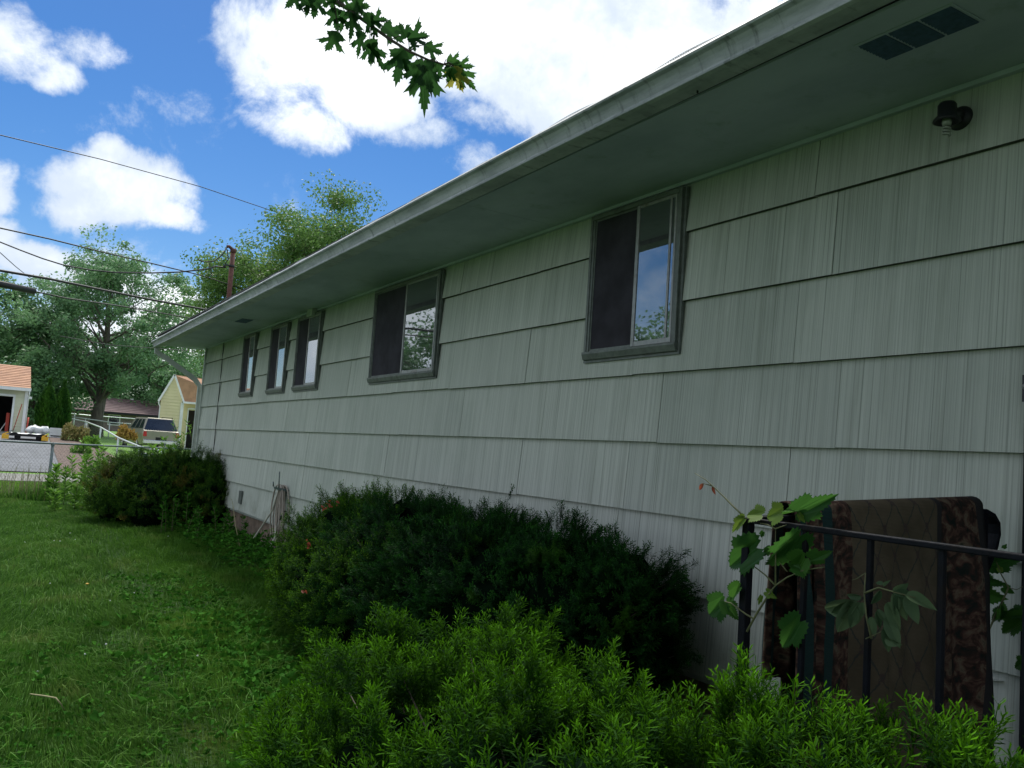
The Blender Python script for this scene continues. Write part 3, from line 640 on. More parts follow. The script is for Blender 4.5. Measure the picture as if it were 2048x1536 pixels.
o = link('side_fold', rug_piece(xl-.045, xl+.05, .62, .5, -.02, .10, .004, 10), rug); solid(o, .006)

# ------------------------------------------------------------------ leaves
def leaf_mesh(name, outline, mt, fold=.25, droop=.3, rnd=.5, veins=0):
    """outline: half outline from base (0,0) to tip (0,1) as (x,y) with x>0"""
    R_ = outline; n = len(R_); vs = []; 
    mid = [(0, y) for _, y in R_]
    pts = [(-x, y) for x, y in R_]+[(x, y) for x, y in R_]
    bm = bmesh.new(); half = []
    for s_ in (-1, 1):
        poly = [(0., 0.)]+[(s_*x, y) for x, y in R_]+[(0., 1.)]
        vv = [bm.verts.new((x, y, 0)) for x, y in poly]
        try: bm.faces.new(vv if s_ > 0 else vv[::-1])
        except Exception: pass
    bmesh.ops.remove_doubles(bm, verts=bm.verts, dist=1e-4)
    bmesh.ops.triangulate(bm, faces=bm.faces, ngon_method='EAR_CLIP')
    for v in bm.verts:
        x, y = v.co.x, v.co.y; v.co.z = abs(x)*fold-droop*(y*y)*.35-droop*.3*x*x; v.co.y = y
    me = bpy.data.meshes.new(name); bmesh.ops.recalc_face_normals(bm, faces=bm.faces); bm.to_mesh(me); bm.free(); me.materials.append(mt)
    at = me.attributes.new('rnd', 'FLOAT', 'POINT'); at.data.foreach_set('value', np.full(len(me.vertices), rnd, np.float32)); return me
MAPLE = [(.06, -.05), (.18, -.03), (.27, -.02), (.33, .02), (.50, .05), (.41, .11), (.40, .17), (.31, .20), (.26, .27), (.36, .33), (.45, .33), (.50, .40), (.78, .56), (.56, .52), (.53, .62), (.44, .58), (.38, .64), (.28, .53), (.16, .45), (.14, .52), (.22, .60), (.15, .62), (.22, .74), (.12, .73), (.13, .83), (.06, .83), (.03, .92)]
GRAPE = [(.06, -.07), (.14, -.17), (.20, -.13), (.28, -.20), (.33, -.13), (.42, -.14), (.42, -.05), (.53, -.01), (.47, .06), (.58, .13), (.50, .19), (.62, .28), (.54, .32), (.66, .44), (.54, .44), (.55, .53), (.46, .49), (.43, .55), (.37, .50), (.30, .52), (.35, .60), (.27, .61), (.31, .71), (.22, .70), (.24, .80), (.15, .79), (.15, .90), (.07, .90)]
OVATE = [(.10, .04), (.19, .18), (.23, .34), (.22, .52), (.17, .70), (.09, .86)]
def place_leaf(me, base, tip, width, parent, name='leaf', roll=0.0, facing=None, size=None):
    base = Vector(base); tip = Vector(tip); y = (tip-base); L = y.length; y.normalize()
    f = Vector(facing) if facing is not None else (Vector(CAM)-base)
    z = (f-y*f.dot(y)).normalized(); x = y.cross(z)
    if roll:
        z2 = z*math.cos(roll)+x*math.sin(roll); x = y.cross(z2); z = z2
    mt_ = Matrix((x*L*width, y*L, z*L)).transposed().to_4x4(); mt_.translation = base
    o = bpy.data.objects.new(name, me); C.objects.link(o); o.parent = parent
    off = Vector((0, 0, 0)); tpar = parent
    while tpar is not None: off += tpar.location; tpar = tpar.parent
    mt_.translation = base-off; o.matrix_local = mt_; return o

# ------------------------------------------------------------------ trees
def tree(name, label, base, height, crown_r, crown_z0, trunk_r, seed, leafmt, nleaf, leaf, group=None, clump=.9, limbs=9, squash=1., cat='tree', lean=(0, 0), barkmt='bark', crown_c=None, openness=0., parts=False):
    rg = np.random.default_rng(seed); base = np.array(base, float)
    t_ = thing(name, label, cat, tuple(base), group)
    mb = MB(); top = base+np.array([lean[0], lean[1], height*.80])
    n = 7; tp = [base+(top-base)*k/n+np.r_[rg.normal(0, .02*height*.3, 2)*(k > 0), 0] for k in range(n+1)]
    mb.tube([tuple(p-[0, 0, .2] if i == 0 else p) for i, p in enumerate(tp)], [trunk_r*(1.25 if k == 0 else (1-.78*k/n)) for k in range(n+1)], 9)
    ends = []; cc = base+np.array([lean[0]*.6, lean[1]*.6, (crown_z0+height)/2]) if crown_c is None else np.array(crown_c, float)
    rz = (height-crown_z0)/2
    for k in range(limbs*3):
        u = .18+.8*(k/(limbs*3)); a = k*2.399+rg.uniform(-.4, .4)
        st = base+(top-base)*max(.2, u*.9)
        # target inside the crown ellipsoid
        ph = (k/(limbs*3))*2-1; ph = np.clip(ph+rg.uniform(-.2, .2), -.95, .97)
        rr_ = math.sqrt(1-ph*ph)*rg.uniform(.55, 1.0)
        en = cc+np.array([math.cos(a)*crown_r*rr_, math.sin(a)*crown_r*rr_*squash, ph*rz*rg.uniform(.8, 1)])
        if en[2] < st[2]-1.: st = base+(top-base)*max(.12, (en[2]-base[2]-.5)/height)
        midp = st*.45+en*.55+np.array([0, 0, -.06*np.linalg.norm(en-st)])+rg.normal(0, .12, 3)
        r0 = trunk_r*.34*(1-u*.6)
        mb.tube([tuple(st), tuple(midp), tuple(en)], [r0, r0*.5, r0*.14], 5, False)
        ends.append(en); ends.append(midp*.4+en*.6)
        for q in range(3):
            e2_ = en+rg.normal(0, crown_r*.20, 3); s2_ = midp*.5+en*.5
            mb.tube([tuple(s2_), tuple((s2_+e2_)/2+rg.normal(0, .06, 3)), tuple(e2_)], [r0*.35, r0*.2, r0*.06], 4, False); ends.append(e2_)
    mb.build('trunk', M[barkmt], t_)
    ends = np.array(ends); k = len(ends)
    w_ = rg.uniform(.3, 1.3, k); w_ /= w_.sum(); ci = rg.choice(k, nleaf, p=w_)
    sz = clump*rg.uniform(.55, 1.25, k)
    d = rg.normal(0, 1, (nleaf, 3)); d /= np.linalg.norm(d, axis=1, keepdims=True); rad = rg.uniform(0, 1, nleaf)**.45
    Pp = ends[ci]+d*(rad*sz[ci])[:, None]*np.array([1, 1, .62])
    nrm = d*.5+rg.normal(0, .6, (nleaf, 3))+np.array([0, 0, .5])
    Rm = frames(nrm)
    q = np.array([(-.5, 0, 0), (0, -.28, .0), (.5, 0, 0), (0, .28, .04)])
    S = leaf*rg.uniform(.6, 1.3, nleaf)
    rn = np.clip(.5+.35*(rg.uniform(-1, 1, k)[ci])+rg.normal(0, .2, nleaf), 0, 1)
    V, F, tp_, rd = scatter((q, np.array([[0, 1, 2, 3]]), np.zeros(4)), Rm, Pp, S, rn)
    tag(link('crown', npmesh('crown', V, F, leafmt, {'rnd': rd}), t_), kind='stuff')
    return t_
def gb(x, y): return (x, y, float(terr(x, y)))
tree('maple_tree', 'tall open crowned maple with a thick pale trunk rising behind the white fence', gb(2.55, 62), 11.6, 5.6, 4.3, .42, 2, M['crownA'], 42000, .21, clump=1.05, limbs=15)
tree('tree', 'dark leafy tree cut by the left edge above the cream garage', gb(-4.4, 66), 10.0, 4.6, 1.6, .4, 12, M['crownB'], 24000, .26, clump=1.25, limbs=11)
tree('tree', 'bushy green tree between the cream garage and the tall maple', gb(-.3, 68), 8.4, 3.0, .6, .25, 5, M['crownB'], 16000, .25, clump=1.1, limbs=9)
tree('shrubby_tree', 'low dense dark green tree right behind the two arborvitaes', gb(-1.3, 60), 4.6, 2.2, .1, .2, 25, M['crownB'], 13000, .22, clump=.9, limbs=8)
tree('tree', 'dense green tree to the right of the maple trunk, above the brown roof', gb(6.6, 88), 7.9, 4.2, .8, .3, 6, M['crownB'], 16000, .28, clump=1.3, limbs=10)
tree('tree', 'deep green tree standing directly behind the yellow shed roof', gb(10.8, 84), 7.4, 3.6, .8, .3, 7, M['crownB'], 14000, .28, clump=1.3, limbs=9)
tree('tree', 'rounded tree just under the far corner of the eave', gb(13.6, 92), 8.9, 3.9, .8, .3, 8, M['crownA'], 13000, .30, clump=1.3, limbs=9)
tree('ash_tree', 'light yellow green ash tree showing above the roof behind the mast', gb(7.0, 31), 10.15, 3.6, 4.0, .3, 9, M['crownC'], 80000, .12, clump=.95, limbs=17, lean=(.3, .3))
tree('tree', 'smaller pale tree behind the rusty mast, left part of the roofline greenery', gb(5.0, 34), 8.9, 2.3, 4.2, .2, 19, M['crownC'], 40000, .12, clump=.9, limbs=13)
# trees beyond the left side, seen mirrored in the windows
tree('garden_tree', 'broad garden tree left of the picture, mirrored in the nearest window', gb(-15, 19), 6.6, 3.4, 1.0, .3, 14, M['crownA'], 22000, .16, clump=1.0, limbs=12)
tree('garden_tree', 'dark garden tree left of the picture, mirrored in the wide window', gb(-12.5, 30), 6.9, 3.6, .6, .3, 15, M['crownB'], 22000, .17, clump=1.0, limbs=12)
# arborvitae
def arbor(x, y, h, r, seed, label):
    rg = np.random.default_rng(seed); z0 = float(terr(x, y)); t_ = thing('arborvitae', label, 'conifer', (x, y, z0), 'arborvitaes beside the cream garage')
    MB().tube([(x, y, z0-.1), (x, y, z0+h*.7)], [.09, .02], 7).build('trunk', M['bark'], t_)
    n = 5200; u = rg.uniform(0, 1, n)**.8; a = rg.uniform(0, 2*PI, n); rad = r*(np.sin(np.clip(u*1.05+.10, 0, 1)*PI)**.55)*(1-u*.45)*(1+.14*np.sin(a*5+u*7+seed))*rg.uniform(.75, 1.06, n)
    P = np.stack([x+np.cos(a)*rad, y+np.sin(a)*rad, z0+.05+u*h], -1); D = np.stack([np.cos(a)*.5, np.sin(a)*.5, np.full(n, 1.)], -1)+rg.normal(0, .15, (n, 3))
    q = np.array([(-.2, 0, -.5), (.2, 0, -.5), (.14, .03, .5), (-.14, .03, .5)])
    V, F, _, rd = scatter((q, np.array([[0, 1, 2, 3]]), np.zeros(4)), frames(D), P, .22*rg.uniform(.6, 1.2, n), np.clip(.45+.4*np.sin(a*3+seed)+rg.normal(0, .2, n), 0, 1))
    tag(link('foliage', npmesh('foliage', V, F, M['arbor'], {'rnd': rd}), t_), kind='stuff')
arbor(-.85, 52, 2.75, .55, 1, 'left one of the two upright arborvitaes, nearer the cream garage')
arbor(-.12, 52.4, 2.75, .50, 2, 'right one of the two upright arborvitaes, beside the white fence')

# overhanging maple at the left of the camera with its leafy branch across the sky
mtree = tree('overhanging_maple', 'maple whose leafy branch tip hangs into the sky at the top of the picture', gb(-7.6, -.5), 9.8, 4.6, 4.3, .26, 31, M['maple'], 42000, .17, clump=.95, limbs=14, crown_c=(-5.2, -1.4, 7.3))  # unseen crown spread overhead to darken the foreground and near wall
ZB = lambda x, y: (540+x/4.655, y/4.655)
tw = [(500, -110), (590, -12), (760, 110), (940, 240), (1120, 370), (1300, 480), (1480, 560), (1620, 600), (1705, 622)]
dd = [3.0, 2.92, 2.86, 2.80, 2.74, 2.70, 2.66, 2.62, 2.60]
tpts = [Vector(along(*ZB(*p), d)) for p, d in zip(tw, dd)]
limb = [Vector((-7.5, 1.6, 5.2)), Vector((-6.2, 2.0, 5.6)), Vector((-4.9, 2.35, 5.1)), Vector((-3.9, 2.6, 4.2)), Vector((-3.2, 2.65, 3.45))]
bmb = MB(); allp = limb+tpts; rad = [.06, .045, .03, .02, .012]+[.008, .0075, .006, .0052, .0045, .004, .0032, .0025, .0018]
bmb.tube(allp, rad, 7); br = bmb.build('branch', M['twig'], mtree)
ml = [leaf_mesh('leaf', MAPLE, M['maple'], f_, dr_, r_) for f_, dr_, r_ in ((.25, .2, .05), (.5, .35, .15), (.12, .1, .35), (.8, .3, .0), (.35, .5, .25))]
mly = leaf_mesh('leaf', MAPLE, M['mapley'], .3, .5, .5); mlg = leaf_mesh('leaf', MAPLE, M['maple'], .3, .5, .95)
LV = [((250, -60), (150, 70), 1.0), ((370, -30), (335, 150), .75), ((430, -40), (405, 170), .8), ((560, 70), (425, 248), .9), ((590, 80), (630, 295), .7), ((700, 110), (650, 302), .7), ((770, 130), (745, 375), .6),
      ((625, 300), (520, 488), .8), ((640, 305), (755, 560), .45), ((860, 300), (812, 535), .55), ((925, 370), (945, 625), .6), ((940, 380), (1060, 660), .45), ((790, 50), (930, 60), .8), ((860, 55), (905, 250), .6), ((800, -30), (850, 140), .7), ((700, -60), (640, 60), .9), ((480, -60), (520, 70), .9),
      ((945, 190), (1095, 185), .9), ((1030, 230), (1130, 500), .6), ((1060, 240), (1240, 395), .7), ((1270, 350), (1205, 215), 1.0), ((1280, 360), (1480, 330), .9), ((1340, 400), (1350, 480), .9), ((1390, 440), (1505, 560), .6), ((1440, 420), (1612, 505), .7),
      ((1225, 470), (1175, 782), .75), ((1240, 470), (1285, 700), .55), ((1240, 465), (1085, 610), .6), ((1290, 460), (1400, 600), .8), ((1430, 570), (1440, 1048), .58), ((1400, 590), (1310, 830), .7), ((1450, 580), (1500, 880), .6), ((1560, 590), (1590, 740), .7), ((1570, 580), (1700, 535), .8),
      ((1640, 620), (1690, 750), .6), ((900, 120), (1000, 340), .5), ((560, -30), (600, 110), .9), ((320, -80), (300, 40), .9), ((680, 20), (730, 160), .7), ((980, 260), (960, 380), .5), ((745, 30), (820, 150), .9)]
GR = [((1710, 612), (1925, 845), .5), ((1705, 605), (1902, 628), .7), ((1650, 560), (1790, 590), .9), ((1700, 628), (1645, 785), .6)]
YL = [((1708, 622), (1790, 868), .62)]
rr = random.Random(8)
def dist_on_branch(zx): return float(np.interp(zx, [p[0] for p in tw], dd))
for lst, kind in ((LV, 0), (GR, 1), (YL, 2)):
    for kk, (b, tp_, wd) in enumerate(lst):
        if kind == 0 and kk % 5 == 3: continue
        tp_ = (b[0]+(tp_[0]-b[0])*1.12, b[1]+(tp_[1]-b[1])*1.12)
        d0 = dist_on_branch(b[0])+rr.uniform(-.05, .05); me = (ml[rr.randrange(5)], mlg, mly)[kind]
        B = along(*ZB(*b), d0); T = along(*ZB(*tp_), d0+rr.uniform(-.02, .05))
        place_leaf(me, B, T, wd*rr.uniform(.82, 1.02), br, roll=rr.uniform(-.35, .35))
        # leaf stalk to the nearest point of the branch
    pass
st_ = MB()
for b, tp_, wd in LV+GR+YL:
    i = min(range(len(tw)-1), key=lambda k: abs(tw[k][0]-b[0]+60)); p = tpts[i]; q = Vector(along(*ZB(*b), dist_on_branch(b[0])))
    st_.tube([p, p*.5+q*.5+Vector((0, 0, .008)), q], [.0016, .0012, .001], 4)
tag(st_.build('leaf_stalks', M['twig'], br), kind='stuff')
for k in range(26):                       # more leaves on the limb outside the frame
    i = rr.randrange(len(limb)-1); p = limb[i].lerp(limb[i+1], rr.random())+Vector((rr.uniform(-.2, .2), rr.uniform(-.2, .2), rr.uniform(-.2, .1)))
    if p.z > 3.7: place_leaf(ml[rr.randrange(5)], p, p+Vector((rr.uniform(-.06, .06), rr.uniform(-.06, .06), -.11)), 1, br, facing=(rr.uniform(-1, 1), rr.uniform(-1, 1), .8))

# ------------------------------------------------------------------ yews
def yew_spray(nsh, ln, nn, nl, nw, seed, flat=0., up=1.0, lift0=.35):
    """a leader with side shoots, needles all round (or in two ranks)"""
    rg = np.random.default_rng(seed); Vs, Fs, T = [], [], []
    shoots = [(np.zeros(3), np.array([0, 0, 1.]), ln)]
    for k in range(nsh-1):
        u = .12+.62*(k+rg.uniform(0, .6))/(nsh-1); a = k*2.4+rg.uniform(-.4, .4); d = np.array([math.cos(a)*.8, math.sin(a)*.8*(1-flat*.7), up]); shoots.append((np.array([0, 0, ln*u]), unit(d), ln*rg.uniform(.36, .58)))
    for (o, d, L) in shoots:
        X = unit(np.cross(d, [0.3, 1, .2])); Y = np.cross(d, X)
        k0 = len(Vs); w_ = .0014
        for p, ww in ((o, w_), (o+d*L, w_*.4)):
            Vs += [p-X*ww, p+X*ww]; T += [.15+.5*np.linalg.norm(p)/ln]*2
        Fs.append([k0, k0+1, k0+3, k0+2])
        n = max(7, int(nn*L/ln))
        for i in range(n):
            u = .06+.94*i/(n-1); p = o+d*L*u; a = i*2.39996
            if flat > 0: a = (0 if i % 2 else PI)+rg.uniform(-.5, .5)
            side = X*math.cos(a)+Y*math.sin(a); lift = lift0+2.6*max(0, u-.72)
            nd = unit(side+d*lift+rg.normal(0, .09, 3)); l_ = nl*rg.uniform(.85, 1.1)*(1-1.6*max(0, u-.8))
            wv_ = unit(np.cross(nd, d+.01))*nw*.5
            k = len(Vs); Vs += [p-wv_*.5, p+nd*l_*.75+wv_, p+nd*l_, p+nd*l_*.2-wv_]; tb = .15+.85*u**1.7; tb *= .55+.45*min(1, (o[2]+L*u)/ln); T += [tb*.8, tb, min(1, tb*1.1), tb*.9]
            Fs.append([k, k+1, k+2, k+3])
    return np.array(Vs), np.array(Fs), np.array(T)
def yew(name, label, blobs, n, sprays, mt, spread, tipup, sizes, core_scale, seed, ground=0., group=None, jit=.28, cl=6, csp=.035):
    """blobs: list of (centre, radii); sprays sit in the outer shell"""
    rg = np.random.default_rng(seed); c0 = blobs[0][0]
    t_ = thing(name, label, 'bush', (c0[0], c0[1], 0), group)
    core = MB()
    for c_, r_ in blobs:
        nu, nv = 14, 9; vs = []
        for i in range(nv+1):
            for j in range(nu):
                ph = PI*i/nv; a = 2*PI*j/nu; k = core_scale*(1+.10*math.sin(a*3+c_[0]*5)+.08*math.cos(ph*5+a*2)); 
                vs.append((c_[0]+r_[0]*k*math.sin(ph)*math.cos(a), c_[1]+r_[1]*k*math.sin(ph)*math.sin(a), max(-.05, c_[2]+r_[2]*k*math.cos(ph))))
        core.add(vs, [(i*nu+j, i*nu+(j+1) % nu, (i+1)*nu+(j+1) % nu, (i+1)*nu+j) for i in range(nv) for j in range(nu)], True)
    core.build('dark_core', M['yewcore'], t_)
    A = np.array([r[0]*r[1]+r[1]*r[2]+r[0]*r[2] for _, r in blobs]); A /= A.sum()
    P, D = [], []
    Cc = np.array([b[0] for b in blobs]); Rr_ = np.array([b[1] for b in blobs])
    tries = 0; ncl = n//cl
    while len(P) < ncl and tries < ncl*20:
        tries += 1
        i = rg.choice(len(blobs), p=A); d = rg.normal(0, 1, 3); d /= np.linalg.norm(d)
        if d[2] < -.55: continue
        lump = .90+.13*math.sin(d[0]*7+d[2]*6+i*2)*math.cos(d[1]*8-d[2]*5+i)
        p = Cc[i]+d*Rr_[i]*rg.uniform(.80, 1.03)*lump
        if p[2] < ground+.02 or p[0] > -.03: continue
        ins = (((p-Cc)/Rr_)**2).sum(1); ins[i] = 9
        if ins.min() < .62: continue
        nr = d/Rr_[i]; nr /= np.linalg.norm(nr)
        P.append(p); D.append(nr*spread+np.array([0, 0, tipup])+rg.normal(0, jit, 3))
    P = np.repeat(np.array(P), cl, 0); D = np.repeat(np.array(D), cl, 0); k = len(P)
    off = rg.normal(0, csp, (k, 3)); P = P+off; D = D/np.linalg.norm(D, axis=1, keepdims=True)+off/csp*.26
    ok = (P[:, 0] < -.03) & (P[:, 2] > .03); P, D = P[ok], D[ok]; k = len(P); which = rg.integers(0, len(sprays), k); parts = []
    rn = np.clip(np.repeat(rg.normal(.5, .22, ncl+5), cl)[:len(ok)][ok[:len(ok)]]+rg.normal(0, .08, k), 0, 1); S = rg.uniform(*sizes, k)
    for j, s_ in enumerate(sprays):
        q = which == j
        parts.append(scatter(s_, frames(D[q]), P[q], S[q], rn[q]))
    V, F, T, rd = merge(parts)
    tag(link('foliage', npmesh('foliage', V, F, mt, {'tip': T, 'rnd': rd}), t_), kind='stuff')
    tw_ = MB()
    for q in rg.integers(0, k, 90):
        a_ = np.array([c0[0], c0[1], .05])*.5+P[q]*.5; a_[2] = P[q][2]*.45
        tw_.tube([tuple(a_), tuple(a_*.35+P[q]*.65+rg.normal(0, .012, 3)), tuple(P[q]+D[q]*.03)], [.006, .004, .0018], 4)
    tag(tw_.build('stems', M['twig'], t_), kind='stuff')
    return t_
sf = [yew_spray(5, .105, 30, .0225, .0048, s, 0, 1.7, .6) for s in range(6)]
yew('yew_bush', 'bright green young yew bush filling the bottom right foreground',
    [((-1.98, 1.55, .41), (.60, .90, .59)), ((-2.10, 2.35, .33), (.56, .80, .57)), ((-1.72, 1.15, .46), (.40, .7, .57)), ((-1.80, .55, .46), (.45, .6, .62)), ((-1.72, 2.55, .38), (.38, .50, .54)), ((-2.25, 1.65, .24), (.42, .7, .52)), ((-2.0, .2, .36), (.5, .6, .62))],
    4400, sf, M['yewfront'], .60, 1.0, (.7, 1.35), .60, 1, jit=.32, cl=8, csp=.022)
sm_ = [yew_spray(5, .10, 20, .022, .0070, 20+s, .8, 1.1, .3) for s in range(5)]
yew('yew_bush', 'large dark spreading yew between the lawn and the house wall',
    [((-.70, 4.7, .54), (.52, 1.25, .58)), ((-.70, 5.7, .54), (.56, 1.0, .60)), ((-.55, 4.0, .58), (.42, .75, .55)), ((-.90, 5.2, .34), (.45, 1.2, .48)), ((-.40, 5.0, .58), (.34, 1.2, .58)), ((-.42, 3.60, .60), (.32, .42, .50)), ((-.60, 3.9, .3), (.45, .7, .4))],
    5600, sm_, M['yewdark'], 1.2, .1, (.7, 1.35), .80, 2, jit=.25, cl=8, csp=.035)
sl_ = [yew_spray(4, .09, 18, .020, .0062, 60+s, 0, 1.6, .4) for s in range(4)]
yew('yew_bush', 'clipped yew with yellow green tips at the left end of the large dark yew',
    [((-.80, 6.6, .47), (.50, .75, .60)), ((-.52, 7.0, .54), (.42, .6, .60)), ((-.95, 6.1, .38), (.45, .7, .50)), ((-.42, 6.4, .57), (.38, .6, .60)), ((-.98, 5.6, .44), (.40, .6, .52))],
    3600, sl_, M['yewleft'], .9, .6, (.8, 1.4), .78, 4, cl=6, csp=.03)
sfar = [yew_spray(5, .13, 12, .030, .010, 40+s, 0, 1.3, .4) for s in range(3)]
yew('yew_bush', 'dense clipped yew bush at the far end of the wall, rusty tinted on top',
    [((-.95, 15.4, .50), (.85, .9, .64)), ((-.45, 15.0, .56), (.55, .8, .66)), ((-1.3, 15.6, .42), (.55, .8, .60)), ((-.15, 14.5, .50), (.35, .6, .62)), ((-.8, 14.9, .4), (.7, .7, .60))],
    3600, sfar, M['yewfar'], .8, .6, (.7, 1.3), .82, 3, cl=6, csp=.05)
rdm = leaf_mesh('dead_leaf', OVATE, M['redleaf'], .4, .6, .4)
lyew = [o for o in bpy.data.objects if o.get('label', '').startswith('clipped yew with')][0]
rx_ = random.Random(6)
for px, py, dd_ in ((655, 1003, 6.6), (612, 1082, 6.3), (614, 1090, 6.28), (650, 1015, 6.6), (670, 1008, 6.7), (610, 1180, 5.9), (1000, 1300, 4.9)):
    for k in range(3):
        b_ = Vector(along(px+rx_.uniform(-6, 6), py+rx_.uniform(-6, 6), dd_)); place_leaf(rdm, b_, b_+Vector((rx_.uniform(-.03, .03), rx_.uniform(-.03, .03), rx_.uniform(-.03, .02))), 1.1, lyew, 'dead_leaf')

# ------------------------------------------------------------------ grass
def blades(x, y, z, h, wd, lean, seed, curl=.5):
    rg = np.random.default_rng(seed); n = len(x); a = rg.uniform(0, 2*PI, n); b = a+PI/2+rg.normal(0, .4, n)
    dx, dy = np.cos(a), np.sin(a); wx_, wy_ = np.cos(b)*wd/2, np.sin(b)*wd/2
    V = np.empty((n, 6, 3)); l1 = lean*h*.35; l2 = lean*h*1.0
    V[:, 0] = np.stack([x-wx_, y-wy_, z], -1); V[:, 1] = np.stack([x+wx_, y+wy_, z], -1)
    V[:, 2] = np.stack([x+wx_*.85+dx*l1, y+wy_*.85+dy*l1, z+h*.6], -1); V[:, 3] = np.stack([x-wx_*.85+dx*l1, y-wy_*.85+dy*l1, z+h*.6], -1)
    hz = h*(1-.35*np.minimum(lean, 1.2))
    V[:, 4] = np.stack([x+dx*l2+wx_*.1, y+dy*l2+wy_*.1, z+hz], -1); V[:, 5] = np.stack([x+dx*l2-wx_*.1, y+dy*l2-wy_*.1, z+hz], -1)
    F = np.array([[0, 1, 2, 3], [3, 2, 4, 5]])[None]+(np.arange(n)*6)[:, None, None]
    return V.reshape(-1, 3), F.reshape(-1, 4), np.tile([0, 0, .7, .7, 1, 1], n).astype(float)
def lawn(n, x0, x1, y0, y1, hh, wd, seed, lo=.0):
    rg = np.random.default_rng(seed); x = rg.uniform(x0, x1, n); y = rg.uniform(y0, y1, n)
    cl = .5+.25*np.sin(x*3.1+y*1.7+seed)+.25*np.sin(x*7.3-y*5.1); h = hh*rg.uniform(.45, 1.2, n)*(.7+.6*cl)
    lean = np.abs(rg.normal(.12, .38, n))+.03
    V, F, T = blades(x, y, terr(x, y)-.005, h, wd*rg.uniform(.6, 1.3, n), lean, seed)
    rn = np.clip(rg.normal(.45, .25, n)+.25*(cl-.5)+lo, 0, 1); return V, F, T, np.repeat(rn, 6)
parts = [lawn(115000, -3.6, -.9, 3.3, 7.5, .085, .0036, 1), lawn(60000, -3.5, -.1, 7.2, 12, .085, .0058, 2), lawn(42000, -3.5, .1, 12, 16.5, .085, .008, 3), lawn(22000, -3.5, .2, 16.5, 19.3, .085, .010, 4),
         lawn(24000, -6.5, -3.5, 1.5, 12, .085, .007, 5), lawn(6000, -3.6, -2.3, 1.2, 3.3, .08, .006, 6)]
V, F, T, rd = merge(parts)
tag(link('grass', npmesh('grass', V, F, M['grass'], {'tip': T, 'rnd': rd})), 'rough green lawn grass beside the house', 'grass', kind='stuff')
# tall tufts and long arching blades
rg = np.random.default_rng(77); n = 5200
cx = rg.uniform(-3.4, -.9, 420); cy = rg.uniform(3.4, 14, 420); k = rg.integers(0, 420, n)
x = cx[k]+rg.normal(0, .035, n); y = cy[k]+rg.normal(0, .035, n)
V, F, T = blades(x, y, terr(x, y), rg.uniform(.10, .20, n), np.full(n, .0048), np.abs(rg.normal(.8, .3, n)), 78)
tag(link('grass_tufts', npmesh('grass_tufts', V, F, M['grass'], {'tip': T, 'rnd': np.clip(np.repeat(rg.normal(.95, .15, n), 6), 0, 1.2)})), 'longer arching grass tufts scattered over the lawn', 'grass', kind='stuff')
# grass beyond the fence and tall dark grass along it
parts = [lawn(20000, -4.5, 2.0, 20.6, 24.5, .11, .014, 9, .1), lawn(9000, -4.5, 2.0, 24.3, 26.2, .05, .014, 19, .1)]
V, F, T, rd = merge(parts)
tag(link('verge_grass', npmesh('verge_grass', V, F, M['grassfar'], {'tip': T, 'rnd': rd})), 'sunny yellow green grass strip between the fence and the pavement', 'grass', kind='stuff')
n = 5000; x = rg.uniform(-4.5, 1.2, n); y = 19.55+.75*(x+3.1)*.6+rg.normal(0, .28, n); y = np.where(x > -2, y+.1*(x+2)**2, y)
V, F, T = blades(x, y, terr(x, y), rg.uniform(.10, .38, n)*(.75+.35*np.sin(x*2.3)), np.full(n, .012), np.abs(rg.normal(.35, .25, n)), 80)
tag(link('tall_grass', npmesh('tall_grass', V, F, M['grass'], {'tip': T, 'rnd': np.clip(np.repeat(rg.normal(.35, .25, n), 6), 0, 1)})), 'tall dark grass growing up through the wire fence', 'grass', kind='stuff')
# seed-head stalks by the fence
n = 260; x = rg.uniform(-3.6, 0, n); y = 19.7+.45*(x+3.1)+rg.normal(0, .25, n)
V, F, T = blades(x, y, terr(x, y), rg.uniform(.5, .85, n), np.full(n, .010), np.abs(rg.normal(.15, .1, n)), 82)
tag(link('grass_stalks', npmesh('grass_stalks', V, F, M['straw'])), 'thin brown seed stalks standing in the wire fence', 'grass', kind='stuff')
# broad leaf weeds in the lawn
def rosettes(n, x0, x1, y0, y1, size, seed, nl=(3, 6)):
    rg = np.random.default_rng(seed); P, D, S = [], [], []
    q = np.array([(0, 0, 0), (.18, .03, .0), (.30, .05, .35), (.26, .06, .72), (0, .02, 1), (-.26, .06, .72), (-.30, .05, .35), (-.18, .03, .0)])
    for _ in range(n):
        x, y = rg.uniform(x0, x1), rg.uniform(y0, y1); k = rg.integers(*nl); s_ = size*rg.uniform(.5, 1.3); zz = float(terr(x, y))+rg.uniform(.02, .09)
        for j in range(k):
            a = rg.uniform(0, 2*PI); P.append((x+rg.normal(0, .015), y+rg.normal(0, .015), zz)); D.append((math.cos(a), math.sin(a), rg.uniform(.1, .8))); S.append(s_*rg.uniform(.7, 1.2))
    P, D, S = map(np.array, (P, D, S)); return scatter((q, np.array([[0, 1, 4, 4], [1, 2, 3, 4], [0, 4, 7, 7], [4, 5, 6, 7]])[[1, 3]], np.ones(8)), frames(D), P, S, np.clip(rg.normal(.5, .3, len(P)), 0, 1)), (P, D)
q8 = None
def leaves8(P, D, S, rn, wid=1.0):
    q = np.array([(0, 0, 0), (.22*wid, .04, .22), (.28*wid, .06, .55), (0, .0, 1), (-.28*wid, .06, .55), (-.22*wid, .04, .22)])
    return scatter((q, np.array([[0, 1, 2, 3], [0, 3, 4, 5]]), np.ones(6)), frames(D), P, S, rn)
